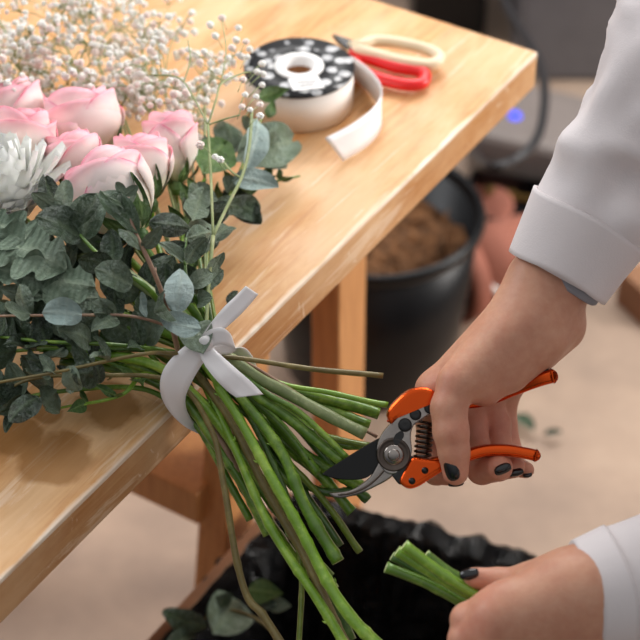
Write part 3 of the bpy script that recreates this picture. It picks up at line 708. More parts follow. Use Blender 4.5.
# ---------------------------------------------------------------- baby's breath
def floret_mesh(name, m, seed):
    rnd = random.Random(seed); bm = bmesh.new()
    for k in range(11):
        th = k*2.4+rnd.uniform(-.2, .2); el = lerp(1.35, .0, (k/10)**.8)
        d = Vector((math.cos(th)*math.cos(el), math.sin(th)*math.cos(el), math.sin(el)))
        Mx = d.to_track_quat('Z', 'Y').to_matrix(); add_ball(bm, d*.62+Vector((0, 0, -.1)), (.42, .3, .2) if k > 4 else (.3, .26, .22), Mx, 6, 4)
    add_ball(bm, (0, 0, -.2), .45, None, 6, 4)
    return mesh_from(name, bm, m)
FL = [floret_mesh('floret', MT['floret'], 1), floret_mesh('floret', MT['floret_pink'], 2), floret_mesh('floret', MT['floret'], 3)]
def gyp(label, center, spread, n_cl, n_fl, seed, lowpts=None, rad=.0044, zr=(.79, .88), path=(), group='baby breath sprigs in the bouquet', pts=None):
    rnd = random.Random(seed); root = empty('baby_breath_sprig', flower_pt(*center, zr[0]), label, 'baby breath', group)
    hub = flower_pt(center[0], center[1]+spread[1]*.75, lerp(*zr, .3))
    tie = at(205, 345, TZ+.01)
    bm = bmesh.new()
    main = [hub, hub.lerp(tie, .45)+Vector((0, 0, .006)), tie]
    if lowpts: main += low(lowpts, .8, 0)
    add_tube(bm, smooth_path(main, 6), .0013, 6)
    for ci in range(n_cl+1):
        if pts: x, y = pts[ci]
        else:
            while True:
                u, v = rnd.uniform(-1, 1), rnd.uniform(-1, 1)
                if u*u+v*v < 1: break
            x, y = center[0]+u*spread[0], center[1]+v*spread[1]
        z = rnd.uniform(*zr); cc = flower_pt(x, y, z)
        knee = hub.lerp(cc, .5)+Vector((rnd.uniform(-.01, .01), rnd.uniform(-.01, .01), rnd.uniform(0, .012)))
        add_tube(bm, smooth_path([hub, knee, cc], 5), .0006, 5)
        for q in range(n_fl):
            d = Vector((rnd.gauss(0, 1), rnd.gauss(0, 1), rnd.gauss(.4, .8))).normalized()*rnd.uniform(.006, .02)
            p = cc+d
            if p.z < TOPZ+.006: p.z = TOPZ+.006
            add_tube(bm, [cc, cc.lerp(p, .5)+Vector((0, 0, .001)), p], .00035, 4)
            r = rad*rnd.uniform(.7, 1.15)
            qd = (d.normalized()+Vector((0, 0, .5))).to_track_quat('Z', 'Y').to_matrix()*r
            M = Matrix.Translation(p) @ qd.to_4x4()
            place('floret', FL[rnd.choice((0, 0, 1, 2))], M, root)
    obj('stem', bm, MT['gyp_stem'], root)
gyp('cloud of baby breath at the upper left corner behind the roses', (20, 40), (40, 42), 9, 8, 61)
gyp('pinkish cloud of baby breath along the left, just over the roses', (40, 75), (46, 22), 9, 9, 62, zr=(.80, .86))
gyp('tall baby breath cloud in the top middle of the bouquet', (95, 28), (48, 36), 10, 9, 63)
gyp('dense pink baby breath directly behind the topmost rose', (120, 88), (34, 26), 10, 10, 64, zr=(.80, .86))
gyp('baby breath sprig right of the dense pink cluster', (165, 62), (38, 40), 9, 9, 65)
gyp('baby breath sprig reaching up towards the top picture edge', (140, 22), (40, 26), 7, 8, 66)
gyp('airy baby breath sprig leaning towards the ribbon spool', (205, 62), (32, 42), 9, 7, 67, zr=(.80, .87))
gyp('low baby breath sprig between the right rose and the pale leaves', (190, 110), (22, 22), 6, 8, 68, zr=(.80, .84))
gyp('faint baby breath sprig in the very corner above the left roses', (10, 72), (30, 24), 8, 9, 69)
gyp('baby breath sprig between the top cloud and the dense pink one', (75, 55), (40, 26), 9, 9, 70)
gyp('baby breath sprig above the round right rose', (150, 95), (34, 22), 8, 9, 71, zr=(.80, .86))
gyp('baby breath sprig at the top edge left of the middle', (55, 8), (40, 22), 8, 9, 72)
# the sharp sprig with a forked pale stem that stands in front of the table
def fork_sprig():
    rnd = random.Random(77); Zf = lambda x, y, z: flower_pt(x, y, z)
    base = at(206, 330, TZ-.01)
    root = empty('baby_breath_sprig', base, 'baby breath sprig with a sharp forked pale green stem before the ribbon spool', 'baby breath', 'baby breath sprigs in the bouquet')
    bm = bmesh.new(); T = lambda p, r: add_tube(bm, smooth_path([Zf(*q) for q in p], 6), r, 7)
    T([(206, 335, .82), (208, 290, .83), (213, 236, .845)], .0017)
    T([(213, 236, .845), (228, 205, .85), (242, 176, .855), (249, 148, .86), (252, 110, .865)], .0014)
    T([(213, 236, .845), (211, 180, .86), (208, 125, .875)], .0012)
    T([(208, 125, .875), (195, 100, .88), (184, 82, .885), (172, 76, .885), (150, 75, .885)], .0008)
    T([(208, 125, .875), (216, 100, .885), (221, 84, .89), (240, 74, .885), (250, 72, .88)], .0008)
    T([(208, 125, .875), (225, 119, .88), (240, 115, .88)], .0007)
    T([(184, 82, .885), (190, 60, .895), (188, 40, .9)], .0006)
    T([(221, 84, .89), (226, 50, .9), (222, 22, .9)], .0006)
    T([(241, 178, .855), (232, 172, .85), (222, 160, .85)], .0010)
    heads = [(262, 64), (263, 74), (257, 72), (262, 85), (243, 80), (242, 107), (256, 97), (260, 105), (247, 57), (222, 18), (238, 28), (210, 25), (215, 36), (204, 52), (188, 50), (200, 62), (236, 40), (228, 58), (260, 116), (215, 157), (220, 160), (200, 145), (250, 110), (245, 95), (232, 48), (246, 42)]
    for (x, y) in heads:
        p = Zf(x, y, .882); r = .0042*rnd.uniform(.85, 1.15)
        M = Matrix.Translation(p) @ (Matrix.Rotation(rnd.uniform(-.5, .5), 3, 'X')*r).to_4x4()
        place('floret', FL[rnd.choice((0, 0, 0, 1))], M, root)
        e = Zf(x+(232-x)*.45, y+12, .88); add_tube(bm, [e, e.lerp(p, .6)+Vector((0, 0, .001)), p], .0004, 4)
    obj('stem', bm, MT['gyp_stem'], root)
fork_sprig()

# ---------------------------------------------------------------- white ribbon tied round the stems
def ribbon_bow():
    K = at(203, 347, TZ-.036)
    root = empty('ribbon_tie', K, 'white satin ribbon knotted round the flower stems with two loose tails', 'ribbon')
    def strip(name, spec, n=6):
        pts = smooth_path([at(x, y, TZ+dz) for x, y, dz, _, _, _ in spec], n)
        ws = smooth_path([Vector((wx*MM, 0, 0))*1.0+(-UPV)*(wy*MM)+FWD*(wz*MM) for _, _, _, wx, wy, wz in spec], n)
        bm = bmesh.new(); add_strip(bm, pts, ws, .0005); return obj(name, bm, MT['ribbon'], root)
    # x, y, depth, width vector in picture pixels
    strip('band', [(206, 346, -.036, 10, 12, 2), (192, 357, -.037, 16, 20, 3), (177, 377, -.034, 26, 15, 4), (173, 396, -.026, 24, 6, 6), (180, 414, -.010, 16, 0, 10), (196, 428, .012, 8, -4, 14), (222, 430, .034, 4, -14, 12), (250, 402, .040, 10, -16, 4), (250, 372, .024, 14, -10, -8), (238, 352, .0, 14, -8, -8), (222, 344, -.026, 6, 14, -4), (206, 346, -.037, 6, 12, 0)], 7)
    strip('tail', [(203, 345, -.038, 8, 8, 2), (214, 330, -.04, 11, 7, 3), (230, 313, -.04, 14, 9, 3), (243, 300, -.038, 13, 9, 4), (252, 290, -.036, 12, 8, 6)])
    strip('loop', [(204, 343, -.039, 6, 14, 0), (214, 337, -.044, 4, 16, 4), (226, 337, -.044, 2, 16, 6), (234, 344, -.036, 4, 12, 8), (225, 349, -.032, 4, 10, 4), (206, 350, -.034, 4, 8, 0)])
    strip('tail', [(204, 348, -.04, 12, -5, 2), (213, 360, -.043, 17, -8, 2), (226, 374, -.045, 20, -10, 3), (240, 387, -.043, 23, -9, 2), (250, 396, -.042, 26, -3, 4)])
    bm = bmesh.new(); M3 = Matrix.Rotation(.6, 3, FWD)
    add_ball(bm, at(205, 345, TZ-.0385), (.0065, .0055, .0092), M3, 14, 10); obj('knot', bm, MT['ribbon'], root)
ribbon_bow()

# ---------------------------------------------------------------- ribbon spool on the table
def spool():
    zt = TOPZ+.041
    c = onz(299, 67, zt); Rr = 55.5*depth(c)/FPX; c0 = Vector((c.x, c.y, TOPZ+.0005))
    root = empty('ribbon_spool', c0, 'spool of white ribbon with a black floral face lying flat on the table', 'ribbon spool')
    h = .041
    bm = bmesh.new(); add_lathe(bm, [(.019, .001), (Rr*.985, .001), (Rr*.985, h-.002), (.019, h-.002)], c0, 72, close=True); obj('ribbon_roll', bm, MT['roll'], root)
    bm = bmesh.new(); add_lathe(bm, [(.019, h-.0018), (Rr, h-.0018), (Rr, h), (.019, h)], c0, 72, close=True); obj('face_disc', bm, MT['floral'], root)
    bm = bmesh.new(); add_lathe(bm, [(.0145, .001), (.0145, h+.0015), (.019, h+.0016), (.0235, h+.0012), (.0235, h+.0002), (.019, h), (.018, .001)], c0, 48, close=True); obj('hub_ring', bm, MT['paper'], root)
    bm = bmesh.new(); add_lathe(bm, [(.0, .002), (.0142, .002), (.0142, h-.008), (.0136, h-.008), (.0136, .004), (0, .004)], c0, 40); obj('core', bm, MT['core'], root)
    lp = [onz(*q, zt+.001) for q in ((288, 79), (318, 76), (325, 88), (293, 91))]
    bm = bmesh.new(); add_prism(bm, lp, Vector((0, 0, .0006))); o = obj('label_sticker', bm, MT['paper'], root)
    bm = bmesh.new()
    for (y0, x0, x1) in ((82, 297, 316), (85.5, 299, 314)):
        q = [onz(x0, y0, zt+.0018), onz(x1, y0-1.5, zt+.0018), onz(x1, y0-.4, zt+.0018), onz(x0, y0+1.1, zt+.0018)]
        add_prism(bm, q, Vector((0, 0, .0002)))
    obj('print', bm, plain('grey_print', (120, 118, 120), .7), o)
    # loose end standing on its edge beyond the roll and curling round to the front
    zb = TOPZ+.0015
    base = [onz(x, y, zb) for x, y in ((352, 79), (364, 88), (374, 100), (381, 113), (380, 131), (366, 147), (343, 161))]
    tops = [onz(x, y, zb+dz) for x, y, dz in ((338, 49, .036), (356, 59, .036), (373, 73, .034), (382, 90, .028), (374, 107, .027), (352, 124, .027), (325, 138, .027))]
    st = c0+Vector((math.cos(.75), math.sin(.75), 0))*(Rr+.001); st.z = zb
    path = smooth_path([st]+base, 6); ws = [q-p for p, q in zip(path, smooth_path([st+Vector((0, 0, .037))]+tops, 6))]
    bm = bmesh.new(); add_strip(bm, [p+w*.5 for p, w in zip(path, ws)], ws, .0006); obj('loose_end', bm, MT['ribbon'], root)
spool()

# ---------------------------------------------------------------- snips with red and cream loop handles
def snips():
    z = TOPZ+.009
    root = empty('garden_snips', onz(380, 62, TOPZ), 'garden snips with one red and one cream loop handle, behind the ribbon spool', 'snips')
    def loop(name, pts, r, m):
        path = smooth_path([onz(x, y, zz) for x, y, zz in pts], 6); bm = bmesh.new(); add_tube(bm, path, r, 10); obj(name, bm, m, root)
    loop('handle', [(352, 52, z), (368, 58, z), (395, 67, z), (418, 71, z), (425, 75, z), (422, 83, z), (408, 85, z), (384, 80, z), (366, 73, z), (354, 62, z)], .0062, MT['red'])
    z2 = z+.004
    loop('handle', [(350, 48, z), (362, 45, z2), (376, 41, z2), (400, 43, z2), (428, 50, z2), (440, 58, z2), (430, 65, z2), (405, 62, z2), (380, 56, z2), (362, 51, z2), (352, 50, z)], .0062, MT['cream'])
    bm = bmesh.new()
    add_prism(bm, [onz(x, y, z-.003) for x, y in ((362, 56), (352, 54), (344, 50), (337, 44), (332, 38), (342, 41), (354, 45), (363, 48))], Vector((0, 0, .006))); bevel(bm, .0012, 1); obj('blade', bm, MT['rivet'], root)
    bm = bmesh.new(); add_lathe(bm, [(0, .006), (.005, .006), (.006, .004), (.006, -.004)], onz(354, 51, z), 20); obj('pivot_bolt', bm, MT['steel'], root)
snips()
# small loose leaf on the table
def loose_leaf(label, b, t, kind, z, roll=0, cat='leaf'):
    me = LEAF[kind][0]; bb, tt = onz(*b, z), onz(*t, z+.004)
    y = tt-bb; L = y.length; y.normalize(); zz = Vector((0, 0, 1)); zz = (zz-y*zz.dot(y)).normalized(); x = y.cross(zz)
    M = Matrix(((x.x*L, y.x*L, zz.x*L, bb.x), (x.y*L, y.y*L, zz.y*L, bb.y), (x.z*L, y.z*L, zz.z*L, bb.z), (0, 0, 0, 1)))
    o = place('fallen_leaf', me, M, None); tag(o, label, cat, 'fallen leaves'); return o
loose_leaf('small dark leaf lying on the table above the ribbon tail', (227, 303), (238, 291), 'dark', TOPZ+.004)
loose_leaf('larger green leaf fallen on the concrete floor right of the hand', (515, 414), (533, 430), 'dark', .012)
loose_leaf('smaller leaf on the floor to the right of the other fallen leaf', (544, 434), (562, 432), 'dark', .012)

# ---------------------------------------------------------------- pruning shears
PZ = 1.415
def shears():
    root = empty('pruning_shears', at(394, 455, PZ), 'orange handled pruning shears with a black blade held open in the hand', 'pruning shears')
    def plate(name, pts, dz, th, m, bv=.0008, parent=None, seg=2):
        bm = bmesh.new(); add_prism(bm, [at(x, y, PZ+dz) for x, y in pts], FWD*th)
        if bv: bevel(bm, bv, seg)
        return obj(name, bm, m, parent or root)
    sm = lambda pts: [(p.x, p.y) for p in smooth_path([Vector((x, y, 0)) for x, y in pts], 4)]
    # cutting blade: curved top edge, bellied lower edge
    bl = sm([(400, 440), (386, 436), (372, 442), (357, 451), (341, 461), (330, 468), (321.5, 474.5)])+sm([(321.5, 474.5), (334, 478.5), (350, 480), (365, 478.5), (375, 472), (384, 468), (402, 466)])[1:]
    b = plate('cutting_blade', bl, .001, .0032, MT['blade'], .0007)
    # hooked counter jaw
    hk = sm([(328, 493), (338, 492.5), (351, 490), (362, 484), (371, 476), (378, 464), (384, 452), (398, 448)])+sm([(404, 462), (396, 473), (388, 480), (377, 486), (362, 493), (346, 497.5), (335, 497.5), (328, 493)])[:-1]
    h = plate('hook_jaw', hk, -.0045, .0052, MT['steel'], .0012)
    gl = sm([(350, 492.5), (365, 486), (376, 477), (384, 466)])
    bm = bmesh.new(); add_tube(bm, smooth_path([at(x, y, PZ-.0048) for x, y in ((338, 495), (352, 493), (366, 487), (377, 478), (386, 468))], 5), [.0004]+[.0009]*19+[.0004], 6); obj('edge_groove', bm, MT['steel_dark'], h)
    # polished upper arm plate carrying the rivets
    ap = sm([(378, 462), (377, 446), (383, 432), (394, 420), (404, 411), (416, 405), (434, 398), (446, 398)])+sm([(446, 412), (432, 414), (420, 421), (413, 427), (411, 438), (412, 452), (407, 466), (397, 474), (386, 473), (378, 462)])[:-1]
    p = plate('arm_plate', ap, -.0062, .0045, MT['steel'], .0011)
    bm = bmesh.new(); M3 = (-FWD).to_track_quat('Z', 'Y').to_matrix()
    pv = at(393.5, 454.5, PZ-.006)
    add_lathe(bm, [(.0125, -.001), (.0128, .0008), (.0118, .0016), (.0108, .0009), (.0090, .0007), (.0, .0007)], pv, 40, M3); w = obj('pivot_washer', bm, MT['steel_dark'], root)
    bm = bmesh.new(); add_lathe(bm, [(.0078, .0005), (.0078, .0042), (.0066, .0052), (.0, .0052)], pv, 32, M3)
    add_lathe(bm, [(.0046, .0050), (.0046, .0066), (.0036, .0072), (0, .0072)], pv, 24, M3); obj('pivot_nut', bm, MT['steel'], root)
    # catch slot and lever
    bm = bmesh.new(); add_prism(bm, [at(x, y, PZ-.0075) for x, y in sm([(393, 440), (396, 434), (402, 431), (404, 436), (400, 442), (396, 446), (393, 440)])[:-1]], FWD*.0012); obj('catch', bm, MT['rivet'], root)
    for (x, y, r) in ((405, 425, .0052), (415.5, 414.5, .0044), (430, 408, .0044)):
        bm = bmesh.new(); add_lathe(bm, [(r, -.001), (r, .0016), (r*.8, .0022), (r*.3, .0019), (0, .0019)], at(x, y, PZ-.0062), 22, M3); obj('rivet', bm, MT['rivet'], root)
    # orange upper handle: broad cap then a channel running back under the palm
    cap = sm([(387, 417), (389, 409), (400, 397), (412, 389), (426, 387.5), (437, 393), (442, 402), (432, 403), (414, 408), (400, 416), (391, 424), (387, 417)])[:-1]
    plate('upper_handle', cap, -.009, .02, MT['orange'], .003, None, 3)
    bm = bmesh.new()
    path = smooth_path([at(x, y, PZ+d) for x, y, d in ((432, 398, .006), (455, 402, .020), (485, 399, .024), (515, 388, .018), (540, 379, .010), (556, 375, .008))], 6)
    add_strip2(bm, path, 14, .016); bevel(bm, .0034, 4); uh = obj('upper_grip', bm, MT['orange'], root)
    bm = bmesh.new(); path2 = [q+UPV*.0044+FWD*.0 for q in smooth_path([at(x, y, PZ+d) for x, y, d in ((500, 395, .018), (515, 388, .016), (530, 382, .012), (548, 375.5, .008))], 5)]
    add_strip2(bm, path2, 5, .012); bevel(bm, .001, 1); obj('grip_pad', bm, MT['rivet'], uh)
    rim = plate('lower_bracket', sm([(399, 482), (404, 487), (411, 489), (420, 486), (432, 478), (447, 468), (452, 460), (440, 460), (424, 459), (413, 458), (406, 468), (399, 482)])[:-1], -.009, .017, MT['orange'], .0024, None, 3)
    plate('black_sleeve', sm([(392, 476), (400, 468), (408, 457), (415, 459), (409, 470), (401, 485), (392, 476)])[:-1], -.0065, .012, MT['rivet'], .0012)
    for (x, y) in ((425, 470.5), (412, 481)):
        bm = bmesh.new(); add_lathe(bm, [(.0026, -.002), (.0026, .0006), (0, .0006)], at(x, y, PZ-.009), 16, M3); obj('rivet', bm, MT['rivet'], rim)
    bm = bmesh.new()
    path = smooth_path([at(x, y, PZ+d) for x, y, d in ((428, 464, 0), (455, 459, .001), (482, 451, .002), (505, 450, .002), (525, 453, .002), (539, 456, .002))], 6)
    add_strip2(bm, path, 11.5, .015); bevel(bm, .0034, 4); obj('lower_grip', bm, MT['orange'], root)
    # coil spring between the handles
    bm = bmesh.new(); a, e = at(426, 421, PZ), at(422, 461, PZ); ax = (e-a); n = 150; pts = []
    u = ax.normalized().orthogonal().normalized(); v = ax.normalized().cross(u)
    for i in range(n+1):
        t = i/n; th = t*8*2*math.pi; pts.append(a+ax*t+(u*math.cos(th)+v*math.sin(th))*.0062)
    add_tube(bm, pts, .00105, 6); obj('spring', bm, MT['steel_dark'], root)
def add_strip2(bm, path, hpx, depth_m):
    """rounded bar: height hpx (photo pixels, in the picture plane) and depth along the line of sight"""
    fr = []; n = len(path); rings = []
    for i in range(n):
        t = (path[min(i+1, n-1)]-path[max(i-1, 0)]).normalized(); up = FWD.cross(t).normalized(); e = min(i, n-1-i)
        h = hpx*PZ/FPX/2; s = 1.0 if e > 0 else .8
        rings.append([bm.verts.new(path[i]+up*h*a*s+FWD*depth_m/2*b*s) for a, b in ((1, -1), (1, 1), (-1, 1), (-1, -1))])
    for i in range(n-1):
        for k in range(4): bm.faces.new((rings[i][k], rings[i][(k+1) % 4], rings[i+1][(k+1) % 4], rings[i+1][k])).smooth = True
    bm.faces.new(rings[0][::-1]); bm.faces.new(rings[-1])
shears()

# ---------------------------------------------------------------- the florist
def smin(a, b, k):
    h = np.maximum(k-np.abs(a-b), 0)/k
    return np.minimum(a, b)-h*h*k*.25
def cone(P, a, b, r1, r2):
    a = np.array(a); b = np.array(b); ba = b-a; pa = P-a
    h = np.clip((pa@ba)/max(1e-12, ba@ba), 0, 1)
    return np.linalg.norm(pa-h[..., None]*ba, axis=-1)-(r1+(r2-r1)*h)
def surface_nets(f, lo, step):
    nx, ny, nz = f.shape; neg = f < 0
    cnt = np.zeros((nx-1, ny-1, nz-1)); acc = np.zeros((nx-1, ny-1, nz-1, 3))
    corners = [(i, j, k) for i in (0, 1) for j in (0, 1) for k in (0, 1)]
    sl = lambda o: tuple(slice(o[d], f.shape[d]-1+o[d]) for d in range(3))
    for a in corners:
        for d in range(3):
            if a[d] == 0:
                b = list(a); b[d] = 1; b = tuple(b); fa, fb = f[sl(a)], f[sl(b)]; cr = (fa < 0) != (fb < 0)
                t = np.where(cr, fa/np.where(cr, fa-fb, 1), 0); p = np.zeros(fa.shape+(3,)); 
                for q in range(3): p[..., q] = a[q]
                p[..., d] = t; acc += np.where(cr[..., None], p, 0); cnt += cr
    act = cnt > 0; idx = -np.ones(act.shape, int); idx[act] = np.arange(act.sum())
    g = np.stack(np.nonzero(act), -1); V = (acc[act]/cnt[act][:, None]+g)*step+np.array(lo)
    F = []
    for d in range(3):
        o1, o2 = (d+1) % 3, (d+2) % 3
        A = [slice(None)]*3; A[d] = slice(0, f.shape[d]-1); Bb = [slice(None)]*3; Bb[d] = slice(1, f.shape[d])
        cr = neg[tuple(A)] != neg[tuple(Bb)]; s = neg[tuple(A)]
        pts = np.stack(np.nonzero(cr), -1)
        for p in pts:
            if p[o1] == 0 or p[o2] == 0 or p[o1] >= f.shape[o1]-1 or p[o2] >= f.shape[o2]-1: continue
            q = []
            for (x, y) in ((-1, -1), (0, -1), (0, 0), (-1, 0)):
                c = p.copy(); c[o1] += x; c[o2] += y; q.append(idx[tuple(c)])
            if min(q) < 0: continue
            F.append(q if s[tuple(p)] else q[::-1])
    return V, F
def hand_mesh(palm, fingers, HZ, step=.0014, kp=.012, kf=.007, smooth_it=2, bumps=()):
    px2 = HZ/FPX
    W3 = lambda q: np.array(at(q[0], q[1], HZ+q[2]))
    allp = []; 
    for a, b, r1, r2 in palm: allp += [(W3(a), r1*px2), (W3(b), r2*px2)]
    for ch in fingers: allp += [(W3(q), q[3]*px2) for q in ch]
    lo = np.min([p-r for p, r in allp], 0)-.006; hi = np.max([p+r for p, r in allp], 0)+.006
    n = np.ceil((hi-lo)/step).astype(int)+1
    G = np.stack(np.meshgrid(*[lo[d]+np.arange(n[d])*step for d in range(3)], indexing='ij'), -1)
    f = None
    for a, b, r1, r2 in palm:
        d = cone(G, W3(a), W3(b), r1*px2, r2*px2); f = d if f is None else smin(f, d, kp)
    fing = None
    for ch in fingers:
        g = None
        for i in range(len(ch)-1):
            d = cone(G, W3(ch[i]), W3(ch[i+1]), ch[i][3]*px2, ch[i+1][3]*px2); g = d if g is None else smin(g, d, .003)
        fing = g if fing is None else smin(fing, g, .0012)
    f = smin(f, fing, kf)
    for (x, y, dz, r, amt) in bumps:      # + swells, - creases
        c = W3((x, y, dz)); d2 = np.sum((G-c)**2, -1); f -= amt*np.exp(-d2/(r*px2)**2)
    V, F = surface_nets(f, lo, step)
    return V, F, px2
def join_skin(parts, root, name='body'):
    Vs, Fs, red, off = [], [], [], 0
    for V, F, rd in parts:
        Vs.append(np.asarray(V)); Fs += [[i+off for i in q] for q in F]; red.append(rd); off += len(V)
    V = np.concatenate(Vs); red = np.concatenate(red)
    me = bpy.data.meshes.new(name); me.from_pydata(V.tolist(), [], Fs); me.update()
    for p in me.polygons: p.use_smooth = True
    at_ = me.attributes.new('red', 'FLOAT', 'POINT'); at_.data.foreach_set('value', red.astype(np.float32))
    me.materials.append(MT['skin']); o = bpy.data.objects.new(name, me); C.objects.link(o)
    m = o.modifiers.new('smooth', 'SMOOTH'); m.factor = .5; m.iterations = 4
    sub(o, root); return o
PERSON = Vector((.61, 1.13, 0))
person = empty('person', PERSON, 'person in a white long sleeved coat, black nail varnish, cutting stems with shears', 'person')
HZ = 1.42
# right hand: (px, py, depth offset, radius px)
R_palm = [((603, 200, .0), (552, 284, .004), 36, 34), ((534, 276, .0), (528, 300, .006), 26, 27), ((566, 290, .006), (558, 318, .008), 21, 20),
          ((530, 303, .0), (437, 391, .012), 29, 20), ((540, 312, .012), (455, 398, .034), 28, 20), ((552, 318, .02), (478, 398, .052), 26, 18), ((560, 328, .024), (502, 392, .066), 24, 16),
          ((528, 318, -.006), (466, 376, -.018), 28, 20), ((554, 320, .004), (542, 354, .010), 19, 14), ((530, 330, -.006), (485, 388, -.010), 27, 18.5), ((540, 340, -.002), (512, 374, -.004), 22, 16)]
R_fing = [[(505, 340, -.010, 24), (458, 384, -.024, 19.5), (449, 408, -.027, 18), (451, 432, -.029, 17.6), (454, 452, -.028, 15.5), (455.5, 472, -.026, 13.2)],
          [(437, 391, .014, 20), (430, 418, .040, 15), (430, 455, .044, 14), (436, 472, .026, 13), (453, 475, .006, 11)],
          [(458, 398, .036, 18), (474, 425, .046, 14), (478, 452, .040, 14), (482, 469, .020, 15.6), (499, 467.5, -.003, 14)],
          [(480, 398, .054, 17), (498, 424, .056, 13), (500, 452, .050, 13), (499, 468, .034, 13), (514, 467, .012, 11.2)],
          [(503, 392, .068, 15), (506, 424, .066, 11.5), (511, 450, .060, 11), (514, 466, .044, 11), (526, 470, .024, 8.6)]]
RV, RF, _ = hand_mesh(R_palm, R_fing, HZ, .0014, .014, .009,
    bumps=((452, 428, -.05, 9, .0008), (440, 419, -.05, 3.0, -.0013), (447, 420, -.055, 3.0, -.0014), (455, 422, -.055, 3.0, -.0013), (462, 426, -.05, 3, -.001), (443, 428, -.05, 2.4, -.0009), (451, 430, -.055, 2.4, -.001), (459, 433, -.05, 2.4, -.0009), (445, 446, -.045, 3, -.0007), (462, 449, -.045, 3, -.0007), (505, 330, -.03, 14, .0012), (520, 355, -.02, 10, -.0015), (437, 384, -.01, 14, .002), (470, 395, -.03, 12, -.002)))
def project(V):
    V = np.asarray(V)-np.array(CAM); Z = V@np.array(FWD); return np.stack([320+FPX*V[:, 0]/Z, 320-FPX*(V@np.array(UPV))/Z, Z], -1)
def redness(V, spots):
    q = project(V); r = np.zeros(len(V))
    for (x, y, s, a) in spots: r += a*np.exp(-((q[:, 0]-x)**2+(q[:, 1]-y)**2)/s**2)
    return np.clip(r, 0, 1)
Rred = redness(RV, ((500, 470, 34, .8), (495, 420, 26, .8), (445, 480, 14, .7), (455, 430, 16, .4), (455, 470, 14, .4), (440, 385, 16, .4)))
# left hand, nearer to the viewer
LZ = 1.30
L_palm = [((665, 588, .02), (584, 596, .008), 47, 46), ((588, 578, .0), (560, 590, -.004), 30, 32), ((590, 606, .006), (560, 618, .01), 34, 32),
          ((570, 585, -.006), (505, 606, -.014), 30, 22), ((575, 595, -.01), (495, 618, -.02), 32, 24), ((578, 612, -.004), (492, 638, -.016), 32, 24), ((582, 625, .004), (500, 660, -.006), 30, 22), ((584, 640, .01), (515, 680, .006), 26, 20),
          ((575, 578, .008), (535, 582, .012), 24, 19)]
L_fing = [[(552, 584, .010, 20), (522, 582, .016, 16), (498, 581, .018, 13.5), (474, 578, .016, 11)],
          [(505, 606, -.014, 21), (468, 620, -.006, 17.5), (464, 634, .02, 15), (486, 622, .034, 13)],
          [(495, 618, -.018, 22), (466, 640, -.010, 18), (464, 656, .02, 15), (488, 646, .036, 13)],
          [(492, 638, -.016, 22), (468, 664, -.008, 17), (470, 680, .02, 15), (494, 668, .036, 13)],
          [(500, 660, -.006, 20), (484, 688, .0, 14), (488, 700, .02, 13), (506, 690, .034, 11)]]
LV, LF, _ = hand_mesh(L_palm, L_fing, LZ, .0016, .014, .008)
Lred = redness(LV, ((470, 620, 22, .5), (480, 580, 20, .6), (465, 640, 20, .4)))
# the rest of the body, covered by clothes: arms, trunk, neck, head, legs
def round_chain(points, rad, n=18, flat=None):
    path = smooth_path(points, 5); rs = [p.x for p in smooth_path([Vector((r, 0, 0)) for r in rad], 5)]
    bm = bmesh.new(); add_tube(bm, path, rs, n); bm.verts.index_update()
    V = np.array([v.co[:] for v in bm.verts]); F = [[v.index for v in f.verts] for f in bm.faces]; bm.free(); return V, F
px_, py_ = PERSON.x, PERSON.y
R_el = at(738, -60, 1.39); L_el = at(850, 560, 1.30)
R_sh = Vector((px_-.04, py_+.17, 1.36)); L_sh = Vector((px_-.02, py_-.21, 1.36))
def head_sdf():
    hc = np.array((px_-.055, py_-.02, 1.585)); lo = hc-np.array((.14, .13, .30)); hi = hc+np.array((.14, .13, .17)); st = .006
    n = np.ceil((hi-lo)/st).astype(int); G = np.stack(np.meshgrid(*[lo[d]+np.arange(n[d])*st for d in range(3)], indexing='ij'), -1)
    W_ = lambda x, y, z: hc+np.array((x, y, z))
    f = cone(G, W_(.015, 0, .03), W_(-.01, 0, .02), .088, .082)
    f = smin(f, cone(G, W_(-.03, 0, -.03), W_(-.05, 0, -.085), .062, .034), .05)
    f = smin(f, cone(G, W_(.03, 0, -.04), W_(.055, .005, -.27), .052, .056), .04)
    f = smin(f, cone(G, W_(-.085, 0, .0), W_(-.108, 0, -.035), .007, .012), .018)                # nose
    f = smin(f, cone(G, W_(-.082, -.018, -.066), W_(-.082, .018, -.066), .008, .008), .01)       # lips
    for s in (-1, 1):
        f = smin(f, cone(G, W_(.012, s*.084, .01), W_(.012, s*.088, -.025), .013, .008), .008)    # ears
        f = -smin(-f, np.linalg.norm(G-W_(-.094, s*.032, .003), axis=-1)-.014, .012)              # eye sockets
        f = smin(f, np.linalg.norm(G-W_(-.074, s*.032, .002), axis=-1)-.0125, .003)
    return surface_nets(f, lo, st)
HV, HF = head_sdf()
arm_r = round_chain([at(600, 205, 1.42), at(660, 95, 1.405), R_el, R_sh.lerp(R_el, .5), R_sh], [.026, .034, .04, .045, .055])
arm_l = round_chain([at(650, 586, 1.318), at(750, 572, 1.31), L_el, L_sh.lerp(L_el, .5), L_sh], [.03, .036, .04, .045, .055])
trunk = round_chain([Vector((px_+.03, py_-.02, z)) for z in (.80, .95, 1.1, 1.25, 1.38, 1.46)], [.12, .12, .10, .115, .11, .05])
legs = [round_chain([Vector((px_+.03, py_-.02+s*.085, .84)), Vector((px_+.02, py_-.02+s*.09, .46)), Vector((px_+.04, py_-.02+s*.1, .09))], [.075, .055, .038]) for s in (-1, 1)]
parts = [(RV, RF, Rred), (LV, LF, Lred), (HV, HF, np.zeros(len(HV)))]+[(v, f, np.zeros(len(v))) for v, f in [arm_r, arm_l, trunk]+legs]
join_skin(parts, person)
